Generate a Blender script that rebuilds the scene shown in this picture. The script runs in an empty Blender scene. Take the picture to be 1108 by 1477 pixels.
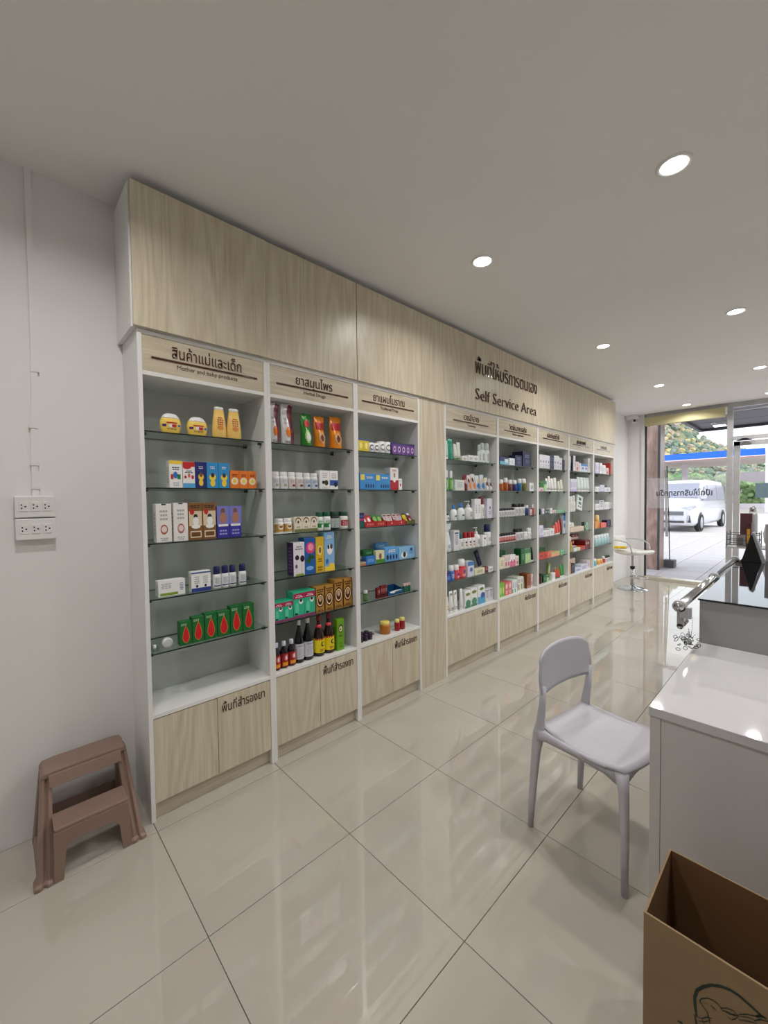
import bpy, math, random
from mathutils import Vector, Matrix
R = math.radians
sc = bpy.context.scene
C = sc.collection
rnd = random.Random(7)

# ---------------------------------------------------------------- camera
F_PX = 586.43
cam_d = bpy.data.cameras.new('camera')
cam_d.sensor_fit = 'VERTICAL'; cam_d.sensor_height = 36.0
cam_d.lens = 36.0 * F_PX / 1477.0
cam_d.clip_start = 0.05; cam_d.clip_end = 2000
cam = bpy.data.objects.new('camera', cam_d); C.objects.link(cam)
YAW, PITCH, ROLL = 0.8127371355491669, 0.0310927379418312, -0.012719299809282568
fwd = Vector((math.cos(YAW) * math.cos(PITCH), math.sin(YAW) * math.cos(PITCH), -math.sin(PITCH)))
rgt = Vector((math.sin(YAW), -math.cos(YAW), 0)); upv = rgt.cross(fwd)
r2 = math.cos(ROLL) * rgt + math.sin(ROLL) * upv
u2 = -math.sin(ROLL) * rgt + math.cos(ROLL) * upv
m = Matrix((r2, u2, -fwd)).transposed().to_4x4()
m.translation = Vector((0.2686171, -2.0289058, 1.4495061))
cam.matrix_world = m
sc.camera = cam

# ---------------------------------------------------------------- world, sun, exposure
sc.view_settings.view_transform = 'Standard'; sc.view_settings.look = 'None'
sc.view_settings.gamma = 1.0; sc.view_settings.use_curve_mapping = False
sc.view_settings.exposure = 0.16
W = bpy.data.worlds.new('overcast_sky'); sc.world = W; W.use_nodes = True
nt = W.node_tree; nt.nodes.clear()
wo = nt.nodes.new('ShaderNodeOutputWorld'); bg = nt.nodes.new('ShaderNodeBackground')
tc = nt.nodes.new('ShaderNodeTexCoord'); mp = nt.nodes.new('ShaderNodeMapping'); mp.inputs['Scale'].default_value = (1, 1, 2.5)
nz = nt.nodes.new('ShaderNodeTexNoise'); nz.inputs['Scale'].default_value = 3.0; nz.inputs['Detail'].default_value = 5
cr = nt.nodes.new('ShaderNodeValToRGB')
cr.color_ramp.elements[0].position = .35; cr.color_ramp.elements[0].color = (.78, .86, .97, 1)
cr.color_ramp.elements[1].position = .65; cr.color_ramp.elements[1].color = (.97, .98, 1, 1)
nt.links.new(tc.outputs['Generated'], mp.inputs['Vector']); nt.links.new(mp.outputs['Vector'], nz.inputs['Vector'])
nt.links.new(nz.outputs['Fac'], cr.inputs['Fac']); nt.links.new(cr.outputs['Color'], bg.inputs['Color'])
bg.inputs['Strength'].default_value = 1.75
nt.links.new(bg.outputs['Background'], wo.inputs['Surface'])
sun_d = bpy.data.lights.new('hazy_sun', 'SUN'); sun_d.energy = 1.5; sun_d.angle = R(25); sun_d.color = (1, .98, .95)
sun = bpy.data.objects.new('hazy_sun', sun_d); C.objects.link(sun); sun.rotation_euler = (R(38), R(14), 0)
LAMP_W = 6.7           # watts per ceiling downlight
LAMP_COL = (1.0, .968, .938)

sc.cycles.max_bounces = 10; sc.cycles.diffuse_bounces = 5; sc.cycles.glossy_bounces = 5
sc.cycles.transmission_bounces = 8; sc.cycles.transparent_max_bounces = 24
sc.cycles.caustics_reflective = True; sc.cycles.sample_clamp_indirect = 6.0

# ---------------------------------------------------------------- materials
def lin(c):
    c = c / 255.0
    return c / 12.92 if c <= .04045 else ((c + .055) / 1.055) ** 2.4
_mc = {}
def col3(c):
    return (lin(c[0]), lin(c[1]), lin(c[2]), 1.0)
def mat(name, c, rough=.5, metal=0, spec=.5, emit=0):
    key = (name, tuple(c), rough, metal, spec, emit)
    if key in _mc: return _mc[key]
    M = bpy.data.materials.new(name); M.use_nodes = True
    n = M.node_tree; b = n.nodes['Principled BSDF']
    b.inputs['Base Color'].default_value = col3(c)
    b.inputs['Roughness'].default_value = rough; b.inputs['Metallic'].default_value = metal
    b.inputs['Specular IOR Level'].default_value = spec
    if emit:
        b.inputs['Emission Color'].default_value = col3(c); b.inputs['Emission Strength'].default_value = emit
    else:  # faint procedural unevenness in the finish
        t = n.nodes.new('ShaderNodeTexNoise'); t.inputs['Scale'].default_value = 60
        mr = n.nodes.new('ShaderNodeMapRange'); mr.inputs['To Min'].default_value = max(0, rough - .02); mr.inputs['To Max'].default_value = min(1, rough + .03)
        n.links.new(t.outputs['Fac'], mr.inputs['Value']); n.links.new(mr.outputs['Result'], b.inputs['Roughness'])
    _mc[key] = M
    return M
def pmat(c, rough=.35):                    # printed card / plastic of a product
    return mat('product_surface', c, rough)
def wood(name, c1, c2, horizontal=False, rough=.35, stretch=1.0):
    M = bpy.data.materials.new(name); M.use_nodes = True; n = M.node_tree; L = n.links
    b = n.nodes['Principled BSDF']; b.inputs['Roughness'].default_value = rough
    tc = n.nodes.new('ShaderNodeTexCoord'); oi = n.nodes.new('ShaderNodeObjectInfo')
    ad = n.nodes.new('ShaderNodeVectorMath'); ad.operation = 'MULTIPLY_ADD'
    ad.inputs[1].default_value = (1, 1, 1)
    sh = n.nodes.new('ShaderNodeVectorMath'); sh.operation = 'SCALE'; sh.inputs[0].default_value = (13.7, 5.1, 7.3)
    L.new(oi.outputs['Random'], sh.inputs['Scale'])
    L.new(tc.outputs['Object'], ad.inputs[0]); L.new(sh.outputs['Vector'], ad.inputs[2])
    mp = n.nodes.new('ShaderNodeMapping')
    mp.inputs['Scale'].default_value = (.55, 1, 5.5) if horizontal else (5.5, 1, .55)
    L.new(ad.outputs['Vector'], mp.inputs['Vector'])
    big = n.nodes.new('ShaderNodeTexNoise'); big.inputs['Scale'].default_value = 1.1; big.inputs['Detail'].default_value = 1.0
    L.new(mp.outputs['Vector'], big.inputs['Vector'])
    mul = n.nodes.new('ShaderNodeMath'); mul.operation = 'MULTIPLY'; mul.inputs[1].default_value = 11.0
    L.new(big.outputs['Fac'], mul.inputs[0])
    fr = n.nodes.new('ShaderNodeMath'); fr.operation = 'PINGPONG'; fr.inputs[1].default_value = .5
    L.new(mul.outputs[0], fr.inputs[0])
    fine = n.nodes.new('ShaderNodeTexNoise'); fine.inputs['Scale'].default_value = 16; fine.inputs['Detail'].default_value = 4; fine.inputs['Roughness'].default_value = .65
    mp2 = n.nodes.new('ShaderNodeMapping'); mp2.inputs['Scale'].default_value = (.3, 1, 8) if horizontal else (8, 1, .3)
    L.new(ad.outputs['Vector'], mp2.inputs['Vector']); L.new(mp2.outputs['Vector'], fine.inputs['Vector'])
    mx = n.nodes.new('ShaderNodeMath'); mx.operation = 'MULTIPLY_ADD'; mx.inputs[1].default_value = .55
    L.new(fr.outputs[0], mx.inputs[0]); 
    m3 = n.nodes.new('ShaderNodeMath'); m3.operation = 'MULTIPLY'; m3.inputs[1].default_value = .85
    L.new(fine.outputs['Fac'], m3.inputs[0]); L.new(m3.outputs[0], mx.inputs[2])
    cr = n.nodes.new('ShaderNodeValToRGB')
    cr.color_ramp.elements[0].position = .28; cr.color_ramp.elements[0].color = col3(c2)
    cr.color_ramp.elements[1].position = .78; cr.color_ramp.elements[1].color = col3(c1)
    L.new(mx.outputs[0], cr.inputs['Fac']); L.new(cr.outputs['Color'], b.inputs['Base Color'])
    return M
def noisy(name, c1, c2, scale=4, rough=.6, bump=0, spec=.5, metal=0):
    M = bpy.data.materials.new(name); M.use_nodes = True; n = M.node_tree; L = n.links
    b = n.nodes['Principled BSDF']; b.inputs['Roughness'].default_value = rough
    b.inputs['Specular IOR Level'].default_value = spec; b.inputs['Metallic'].default_value = metal
    tc = n.nodes.new('ShaderNodeTexCoord'); t = n.nodes.new('ShaderNodeTexNoise')
    t.inputs['Scale'].default_value = scale; t.inputs['Detail'].default_value = 6
    L.new(tc.outputs['Object'], t.inputs['Vector'])
    cr = n.nodes.new('ShaderNodeValToRGB')
    cr.color_ramp.elements[0].position = .35; cr.color_ramp.elements[0].color = col3(c1)
    cr.color_ramp.elements[1].position = .65; cr.color_ramp.elements[1].color = col3(c2)
    L.new(t.outputs['Fac'], cr.inputs['Fac']); L.new(cr.outputs['Color'], b.inputs['Base Color'])
    if bump:
        bp = n.nodes.new('ShaderNodeBump'); bp.inputs['Strength'].default_value = bump; bp.inputs['Distance'].default_value = .01
        L.new(t.outputs['Fac'], bp.inputs['Height']); L.new(bp.outputs['Normal'], b.inputs['Normal'])
    return M
def glass(name, tint=(1, 1, 1), refl=1.0, rough=0.0, haze=0.0):
    """thin sheet glass: clear pass-through plus a Fresnel mirror"""
    M = bpy.data.materials.new(name); M.use_nodes = True; n = M.node_tree; L = n.links; n.nodes.clear()
    o = n.nodes.new('ShaderNodeOutputMaterial'); t = n.nodes.new('ShaderNodeBsdfTransparent'); t.inputs['Color'].default_value = (*tint, 1)
    g = n.nodes.new('ShaderNodeBsdfGlossy'); g.inputs['Roughness'].default_value = rough
    f = n.nodes.new('ShaderNodeFresnel'); f.inputs['IOR'].default_value = 1.45
    mu = n.nodes.new('ShaderNodeMath'); mu.operation = 'MULTIPLY'
    ge = n.nodes.new('ShaderNodeNewGeometry'); fb_ = n.nodes.new('ShaderNodeMath'); fb_.operation = 'MULTIPLY_ADD'   # the sheet mirrors once, on its front face
    fb_.inputs[1].default_value = -refl; fb_.inputs[2].default_value = refl
    L.new(ge.outputs['Backfacing'], fb_.inputs[0]); L.new(f.outputs[0], mu.inputs[0]); L.new(fb_.outputs[0], mu.inputs[1])
    x = n.nodes.new('ShaderNodeMixShader'); L.new(mu.outputs[0], x.inputs[0])
    if haze:
        d = n.nodes.new('ShaderNodeBsdfDiffuse'); d.inputs['Color'].default_value = (.9, .9, .9, 1)
        tl = n.nodes.new('ShaderNodeBsdfTranslucent'); tl.inputs['Color'].default_value = (.9, .9, .9, 1)
        a = n.nodes.new('ShaderNodeMixShader'); a.inputs[0].default_value = .6; L.new(d.outputs[0], a.inputs[1]); L.new(tl.outputs[0], a.inputs[2])
        y = n.nodes.new('ShaderNodeMixShader'); y.inputs[0].default_value = haze; L.new(t.outputs[0], y.inputs[1]); L.new(a.outputs[0], y.inputs[2])
        L.new(y.outputs[0], x.inputs[1])
    else:
        L.new(t.outputs[0], x.inputs[1])
    L.new(g.outputs[0], x.inputs[2]); L.new(x.outputs[0], o.inputs['Surface'])
    return M

M_WALL = noisy('wall_paint', (229, 228, 227), (233, 232, 231), 1.5, .75)
M_CEIL = noisy('ceiling_paint', (230, 229, 227), (233, 232, 230), 1.2, .85)
M_WHITE = noisy('white_melamine', (226, 226, 224), (230, 230, 228), 3, .3)
M_BACK = noisy('grey_back_board', (184, 188, 185), (190, 194, 191), 3, .12)
M_WOOD = wood('pale_ash_laminate', (212, 203, 182), (186, 174, 150))
M_WOODH = wood('pale_ash_laminate_across', (208, 198, 177), (184, 172, 148), True)
M_LETTER = mat('brown_acrylic', (74, 40, 32), .06, 0, .8)
M_TILE = noisy('polished_porcelain', (178, 172, 161), (184, 178, 168), 2.2, .02, 0, 1.0)
M_GROUT = mat('grout', (112, 104, 94), .8)
M_GLASS = glass('shelf_glass', (.86, .92, .89), 1.1)
M_GEDGE = mat('shelf_glass_edge', (16, 34, 32), .15)
M_PANE = glass('window_glass', (.97, .98, .98), 1.0)
M_FROST = glass('frosted_film', (.98, .98, .99), .5, 0, .16)
M_CHROME = mat('chrome', (205, 208, 210), .12, 1)
M_ALU = noisy('brushed_aluminium', (172, 172, 174), (182, 182, 184), 8, .38, 0, .5, .2)
M_BLACK = mat('black_plastic', (16, 16, 18), .35)
M_DARK = mat('dark_grey', (60, 60, 64), .4)
M_BRACKET = mat('shelf_clip_metal', (70, 72, 74), .35, .7)

# ---------------------------------------------------------------- mesh helpers
class MB:
    def __init__(s): s.v = []; s.f = []; s.m = []; s.mats = []; s.smooth = []
    def mi(s, M):
        if M not in s.mats: s.mats.append(M)
        return s.mats.index(M)
    def add(s, vs, fs, M, smooth=False):
        k = len(s.v); i = s.mi(M); s.v += [tuple(v) for v in vs]
        for f in fs: s.f.append([k + a for a in f]); s.m.append(i); s.smooth.append(smooth)
        return s
    def box(s, x0, x1, y0, y1, z0, z1, M):
        v = [(x, y, z) for z in (z0, z1) for y in (y0, y1) for x in (x0, x1)]
        return s.add(v, [(0, 2, 3, 1), (4, 5, 7, 6), (0, 1, 5, 4), (2, 6, 7, 3), (0, 4, 6, 2), (1, 3, 7, 5)], M)
    def prism(s, pts, a, b, M, axis='y', smooth=False):
        """pts: 2D polygon; extruded along axis from a to b"""
        f = {'y': lambda p, t: (p[0], t, p[1]), 'x': lambda p, t: (t, p[0], p[1]), 'z': lambda p, t: (p[0], p[1], t)}[axis]
        n = len(pts); v = [f(p, a) for p in pts] + [f(p, b) for p in pts]
        fs = [tuple(range(n)), tuple(range(2 * n - 1, n - 1, -1))] + [(i, i + n, (i + 1) % n + n, (i + 1) % n) for i in range(n)]
        return s.add(v, fs, M, smooth)
    def lathe(s, prof, M, n=18, c=(0, 0, 0), sq=1.0, smooth=True, axis='z'):
        v = []; fs = []
        for (r, z) in prof:
            for k in range(n):
                a = 2 * math.pi * k / n
                p = (r * math.cos(a), r * sq * math.sin(a), z)
                if axis == 'y': p = (p[0], -p[2], p[1])
                if axis == 'x': p = (p[2], p[0], p[1])
                v.append((c[0] + p[0], c[1] + p[1], c[2] + p[2]))
        for i in range(len(prof) - 1):
            for k in range(n):
                a, b = i * n + k, i * n + (k + 1) % n
                fs.append((a, b, b + n, a + n))
        fs.append(tuple(range(n - 1, -1, -1))); t = (len(prof) - 1) * n; fs.append(tuple(range(t, t + n)))
        return s.add(v, fs, M, smooth)
    def tube(s, pts, r, M, n=8, closed=False):
        pts = [Vector(p) for p in pts]; N = len(pts); v = []; fs = []
        rs = r if isinstance(r, (list, tuple)) else [r] * N
        up = None
        for i, p in enumerate(pts):
            a = pts[(i - 1) % N] if (i > 0 or closed) else p
            b = pts[(i + 1) % N] if (i < N - 1 or closed) else p
            t = (b - a).normalized()
            if up is None:
                up = Vector((0, 0, 1)) if abs(t.z) < .9 else Vector((1, 0, 0))
            e1 = t.cross(up).normalized(); e2 = e1.cross(t).normalized(); up = e2
            for k in range(n):
                q = 2 * math.pi * k / n
                v.append(p + (e1 * math.cos(q) + e2 * math.sin(q)) * rs[i])
        for i in range(N if closed else N - 1):
            for k in range(n):
                a, b = i * n + k, i * n + (k + 1) % n
                j = (i + 1) % N
                fs.append((a, b, j * n + (k + 1) % n, j * n + k))
        if not closed: fs.append(tuple(range(n - 1, -1, -1))); fs.append(tuple(range((N - 1) * n, N * n)))
        return s.add(v, fs, M, True)
    def loft(s, rings, M, smooth=True, cap=True):
        n = len(rings[0]); v = [p for r in rings for p in r]; fs = []
        for i in range(len(rings) - 1):
            for k in range(n):
                a, b = i * n + k, i * n + (k + 1) % n
                fs.append((a, b, b + n, a + n))
        if cap: fs.append(tuple(range(n - 1, -1, -1))); t = (len(rings) - 1) * n; fs.append(tuple(range(t, t + n)))
        return s.add(v, fs, M, smooth)
    def mesh(s, name):
        me = bpy.data.meshes.new(name); me.from_pydata(s.v, [], s.f)
        for M in s.mats: me.materials.append(M)
        me.polygons.foreach_set('material_index', s.m); me.polygons.foreach_set('use_smooth', s.smooth)
        me.update(); return me
    def obj(s, name, parent=None, loc=None, fix=True, bevel=0):
        me = s.mesh(name)
        if fix:
            import bmesh
            bm = bmesh.new(); bm.from_mesh(me); bmesh.ops.recalc_face_normals(bm, faces=bm.faces[:]); bm.to_mesh(me); bm.free()
        o = bpy.data.objects.new(name, me); C.objects.link(o)
        if parent: o.parent = parent
        if loc: o.location = loc
        if bevel:
            b = o.modifiers.new('bevel', 'BEVEL'); b.width = bevel; b.segments = 2; b.limit_method = 'ANGLE'; b.angle_limit = R(40)
        return o
def empty(name, loc=(0, 0, 0), rz=0):
    o = bpy.data.objects.new(name, None); C.objects.link(o); o.location = loc; o.rotation_euler = (0, 0, rz); o.empty_display_size = .1
    return o
def tag(o, label=None, cat=None, group=None, kind=None):
    if label: o['label'] = label
    if cat: o['category'] = cat
    if group: o['group'] = group
    if kind: o['kind'] = kind
    return o
def box(name, x0, x1, y0, y1, z0, z1, M, parent=None, bevel=0):
    """box part whose origin sits at its own centre"""
    cx, cy, cz = (x0 + x1) / 2, (y0 + y1) / 2, (z0 + z1) / 2
    pl = parent_loc(parent)
    o = MB().box(x0 - cx, x1 - cx, y0 - cy, y1 - cy, z0 - cz, z1 - cz, M).obj(name, parent, None, False, bevel)
    o.location = (cx - pl[0], cy - pl[1], cz - pl[2])
    return o
def parent_loc(p):
    l = Vector((0, 0, 0))
    while p: l += Vector(p.location); p = p.parent
    return l
def copy_tree(o, parent=None):
    c = o.copy(); C.objects.link(c)
    if parent: c.parent = parent
    for ch in KIDS.get(o.name, []): copy_tree(ch, c)
    return c
KIDS = {}
_tx = {}
def text_mb(s, M, w, h=None, depth=.002, bold=0):
    """flat lettering as a mesh in the XZ plane facing -Y; x from 0 to w, baseline z=0; h scales the height of a Latin capital / Thai body"""
    if s not in _tx:
        cu = bpy.data.curves.new('t', 'FONT'); cu.body = s; cu.resolution_u = 2; cu.extrude = .5; cu.offset = bold
        o = bpy.data.objects.new('t', cu); C.objects.link(o)
        dg = bpy.context.evaluated_depsgraph_get()
        me = bpy.data.meshes.new_from_object(o.evaluated_get(dg))
        vs = [tuple(v.co) for v in me.vertices]; fs = [tuple(p.vertices) for p in me.polygons]
        bpy.data.objects.remove(o); bpy.data.curves.remove(cu); bpy.data.meshes.remove(me)
        _tx[s] = (vs, fs)
    vs, fs = _tx[s]
    a = min(v[0] for v in vs); b = max(v[0] for v in vs)
    sx = w / (b - a); sz = (h / .72) if h else sx
    mb = MB(); mb.add([((v[0] - a) * sx, -(v[2] + .5) * depth, v[1] * sz) for v in vs], fs, M)
    return mb

# ---------------------------------------------------------------- room shell
ZC = 2.863; YW = .28; XF = 8.5; YR = -4.3; XB = -2.6
T = .6; TX0 = .7314; TY0 = -.0632
fl_ = tag(empty('floor'), kind='structure')
MB().box(XB - .1, XF + .12, YR - .1, YW + .12, -.12, -.006, M_GROUT).obj('floor_bed', fl_)
tile_cache = {}
def tile(x0, x1, y0, y1, parent, M, name='tile', zt=0.0, g=.0012):
    w, d = round(x1 - x0, 4), round(y1 - y0, 4)
    if (w, d, M.name) not in tile_cache:
        a, b = w / 2 - g, d / 2 - g; e = .0008
        mb = MB(); v = [(-a, -b, -.01), (a, -b, -.01), (a, b, -.01), (-a, b, -.01), (-a, -b, -e), (a, -b, -e), (a, b, -e), (-a, b, -e), (-a + e, -b + e, 0), (a - e, -b + e, 0), (a - e, b - e, 0), (-a + e, b - e, 0)]
        mb.add(v, [(0, 1, 5, 4), (1, 2, 6, 5), (2, 3, 7, 6), (3, 0, 4, 7), (4, 5, 9, 8), (5, 6, 10, 9), (6, 7, 11, 10), (7, 4, 8, 11), (8, 9, 10, 11)], M)
        tile_cache[(w, d, M.name)] = mb.mesh(name)
    o = bpy.data.objects.new(name, tile_cache[(w, d, M.name)]); C.objects.link(o); o.parent = parent
    o.location = ((x0 + x1) / 2, (y0 + y1) / 2, zt)
    return o
xs = [TX0 + T * k for k in range(-6, 14)]; xs = [x for x in xs if XB < x < XF]; xs = [XB] + xs + [XF]
ys = [YW] + [TY0 - T * k for k in range(0, 8) if TY0 - T * k > YR] + [YR]
for i in range(len(xs) - 1):
    for j in range(len(ys) - 1):
        if xs[i + 1] < -.3: continue
        t = tile(xs[i], xs[i + 1], ys[j + 1], ys[j], fl_, M_TILE)
        t.rotation_euler = (R(rnd.uniform(-.03, .03)), R(rnd.uniform(-.03, .03)), 0)
MB().box(XB, xs[[k for k in range(len(xs)) if xs[k] > -.3][0] - 1], YR, YW, -.01, 0, M_TILE).obj('rear_floor_tiling', fl_)
tag(MB().box(XB - .1, XF + .12, YR - .1, YW + .12, ZC, ZC + .12, M_CEIL).obj('ceiling'), kind='structure')
tag(MB().box(XB - .1, XF, YW, YW + .12, 0, ZC, M_WALL).obj('wall_left'), kind='structure')
tag(MB().box(XB - .1, XB, YR, YW, 0, ZC, M_WALL).obj('wall_rear'), kind='structure')
tag(MB().box(XB, XF, YR - .12, YR, 0, ZC, M_WALL).obj('wall_right'), kind='structure')
wf = MB().box(XF, XF + .12, .03, YW + .12, 0, ZC, M_WALL)
tag(wf.obj('wall_front'), kind='structure')
# small chips in the ceiling / wall paint
# ---------------------------------------------------------------- shop front
wn = tag(empty('window_1'), kind='structure')
yM0, yM1 = -1.165, -1.098
box('frame_post', XF - .02, XF + .06, .008, .058, .0, ZC, M_WHITE, wn)
box('frame_channel', XF - .01, XF + .06, -.006, .008, .0, ZC, M_DARK, wn)
box('frame_reveal', XF + .01, XF + .03, -.018, -.006, .05, ZC, M_DARK, wn)
box('window_mullion', XF - .02, XF + .06, yM0, yM1, 0, ZC, M_ALU, wn)
box('sill_step', XF - .09, XF + .08, yM1 + .0, -.006, 0, .052, mat('sill_stone', (196, 190, 176), .12), wn, .004)
box('pane', XF + .015, XF + .023, yM1, -.02, .05, ZC - .02, M_PANE, wn)
box('head_rail', XF - .02, XF + .06, yM1, -.006, ZC - .05, ZC, M_ALU, wn)
fb = MB().box(XF + .012, XF + .0145, yM1, -.02, 1.237, 1.754, M_FROST).obj('frosted_film', wn)
# mirrored window lettering, reads from the street
t = text_mb('เปิดให้บริการทุกวัน', mat('grey_vinyl', (66, 72, 78), .4), .76, .092, .0012, .022)
t.v = [(XF + .011 + v[1], -.925 + v[0], 1.452 + v[2]) for v in t.v]
t.obj('window_lettering', wn)
# door on the street side of the mullion
dr = tag(empty('door_1'), kind='structure')
yD1 = -2.18
box('door_frame_post', XF - .02, XF + .06, yD1 - .06, yD1, 0, ZC, M_ALU, dr)
box('head_rail', XF - .02, XF + .06, yD1, yM0, ZC - .075, ZC - .0, M_ALU, dr)
box('head_glazing_bar', XF - .01, XF + .04, yD1, yM0, 2.735, 2.75, M_ALU, dr)
box('transom_rail', XF - .03, XF + .05, yD1, yM0, 2.29, 2.345, M_ALU, dr)
box('fanlight_pane', XF + .015, XF + .022, yD1, yM0, 2.345, ZC - .075, M_PANE, dr)
box('door_top_rail', XF - .01, XF + .035, yD1 + .005, yM0 - .012, 2.2, 2.265, M_ALU, dr)
box('door_stile', XF - .01, XF + .035, -1.251, -1.178, .01, 2.265, M_ALU, dr)
box('door_stile', XF - .01, XF + .035, yD1 + .005, yD1 + .075, .01, 2.265, M_ALU, dr)
box('door_bottom_rail', XF - .01, XF + .035, yD1 + .005, yM0 - .012, .01, .12, M_ALU, dr)
box('door_pane', XF + .01, XF + .016, yD1 + .07, -1.251, .12, 2.2, M_PANE, dr)
box('door_sticker', XF + .005, XF + .009, -1.80, -1.43, 1.401, 1.62, mat('blue_grey_vinyl', (112, 134, 146), .5), dr)
MB().prism([(-1.21, 2.268), (-1.40, 2.268), (-1.33, 2.298), (-1.28, 2.298)], XF - .09, XF - .035, M_BLACK, 'x').obj('door_closer', dr)
wn2 = tag(empty('window_2'), kind='structure')
box('frame_post', XF - .02, XF + .06, YR, YR + .06, 0, ZC, M_ALU, wn2)
box('sill_step', XF - .06, XF + .08, YR, yD1 - .06, 0, .05, M_ALU, wn2)
box('pane', XF + .015, XF + .023, YR + .06, yD1 - .06, .05, ZC - .05, M_PANE, wn2)
box('head_rail', XF - .02, XF + .06, YR, yD1 - .06, ZC - .05, ZC, M_ALU, wn2)
# roller blind
bl = tag(empty('roller_blind', (XF - .06, -.54, 2.8)), 'cream yellow roller blind rolled up above the shop window', 'blind')
M_BL = mat('cream_blind', (188, 180, 138), .6)
MB().box(-.035, .035, -.54, .532, -.145, -.0, M_BL).obj('blind_cassette', bl, None, True, .006)
MB().box(-.04, .04, -.56, -.54, -.10, -.0, M_WHITE).obj('end_bracket', bl)
MB().lathe([(.0, 0), (.012, 0), (.012, .03), (.0, .03)], M_CHROME, 10, (.0, .47, -.175)).obj('cord_knob', bl)
# security camera and its junction box
cc = tag(empty('security_camera', (8.4, .17, 2.78)), 'white security camera with black lens high beside the blind', 'camera')
MB().box(-.05, .05, -.09, .105, .02, .083, M_WHITE).obj('junction_box', cc, None, True, .008)
MB().lathe([(.0, -.05), (.026, -.048), (.034, -.03), (.034, .015), (.02, .02)], M_WHITE, 16, (-.01, -.02, 0)).obj('camera_housing', cc)
MB().lathe([(0, 0), (.018, 0), (.02, .012), (.0, .016)], M_BLACK, 14, (-.045, -.035, -.015), 1, True, 'x').obj('lens', cc)

# ---------------------------------------------------------------- downlights
proto = None
spots = [(x, y) for y in (-.65, -1.6, -2.55, -3.5) for x in (.42, 2.41, 4.44, 6.46, 8.1) if not (x < 1 and y < -2)] + [(-1.55, -.65)]  # last entry: unseen lamp added behind the camera to brighten the near end
M_LED = mat('led_diffuser', (255, 250, 240), .5, 0, .5, 14)
where_x = {.42: 'above the brown step stool', 2.41: 'above the wide filler panel end', 4.44: 'over the middle bays', 6.46: 'over the last bay', 8.1: 'nearest-window line', -1.55: 'behind the camera'}
rown = {-.65: 'row beside the cabinets', -1.6: 'second row from the cabinets', -2.55: 'third row from the cabinets', -3.5: 'row beside the far wall'}
posn = {.42: 'sixth', 2.41: 'fourth', 4.44: 'third', 6.46: 'second', 8.1: 'first', -1.55: 'seventh'}
posn[.42] = 'fifth'; posn[-1.55] = 'sixth'
ld = bpy.data.lights.new('downlight_lamp', 'AREA'); ld.shape = 'DISK'; ld.size = .10; ld.energy = LAMP_W; ld.color = LAMP_COL; ld.spread = R(150)
ring_me = dif_me = None
for (x, y) in spots:
    o = empty('ceiling_downlight', (x, y, ZC))
    if ring_me is None:
        ring_me = MB().lathe([(.05, .002), (.051, -.004), (.062, -.006), (.068, -.001), (.068, .002)], M_WHITE, 28).mesh('trim_ring')
        dif_me = MB().lathe([(.0, -.0015), (.05, -.0015), (.05, .0), (0, .0)], M_LED, 28).mesh('diffuser')
    for nm, me in (('trim_ring', ring_me), ('diffuser', dif_me)):
        c = bpy.data.objects.new(nm, me); C.objects.link(c); c.parent = o
    l = bpy.data.objects.new('downlight_lamp', ld); C.objects.link(l); l.parent = o; l.location = (0, 0, -.012)
    tag(o, f'round recessed downlight, {posn[x]} from the shop window, {rown[y]}', 'downlight', 'recessed ceiling downlights')

# ---------------------------------------------------------------- wall cabinets
ZB = .49; SH = [1.77, 1.516, 1.264, 1.01, .762]
UN = [(1, .725, 1.335), (2, 1.335, 1.95), (3, 1.95, 2.565), (5, 2.865, 3.665), (6, 3.665, 4.465), (7, 4.465, 5.27), (8, 5.27, 6.07), (9, 6.07, 6.88)]
HEAD = {1: ('สินค้าแม่และเด็ก', 'Mother and baby products'), 2: ('ยาสมุนไพร', 'Herbal Drugs'), 3: ('ยาแผนโบราณ', 'Traditional Drugs'),
        5: ('เวชสำอาง', 'Cosmetics'), 6: ('วิตามิน,อาหารเสริม', 'Vitamin supplement'), 7: ('ผลิตภัณฑ์ทั่วไป', None), 8: ('อุปกรณ์การแพทย์', None), 9: ('เวชภัณฑ์', None)}
CLAB = {1: 'open display bay with glass shelves of mother and baby products, next to the step stool', 2: 'open display bay of herbal drugs with pouches on top and bottles below',
        3: 'open display bay of traditional drugs beside the plain filler panel', 5: 'open display bay of lotions and sprays just past the plain filler panel',
        6: 'display bay of vials and coloured bottles, second past the filler panel', 7: 'display bay with orange boxes low down, third past the filler panel',
        8: 'display bay with the beige box, second from the street end', 9: 'display bay at the street end, beside the bar stool'}
TH = .018; YD = .03
dtx = text_mb('พื้นที่สำรองยา', M_LETTER, .232, .046, .002).mesh('door_lettering')
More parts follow.
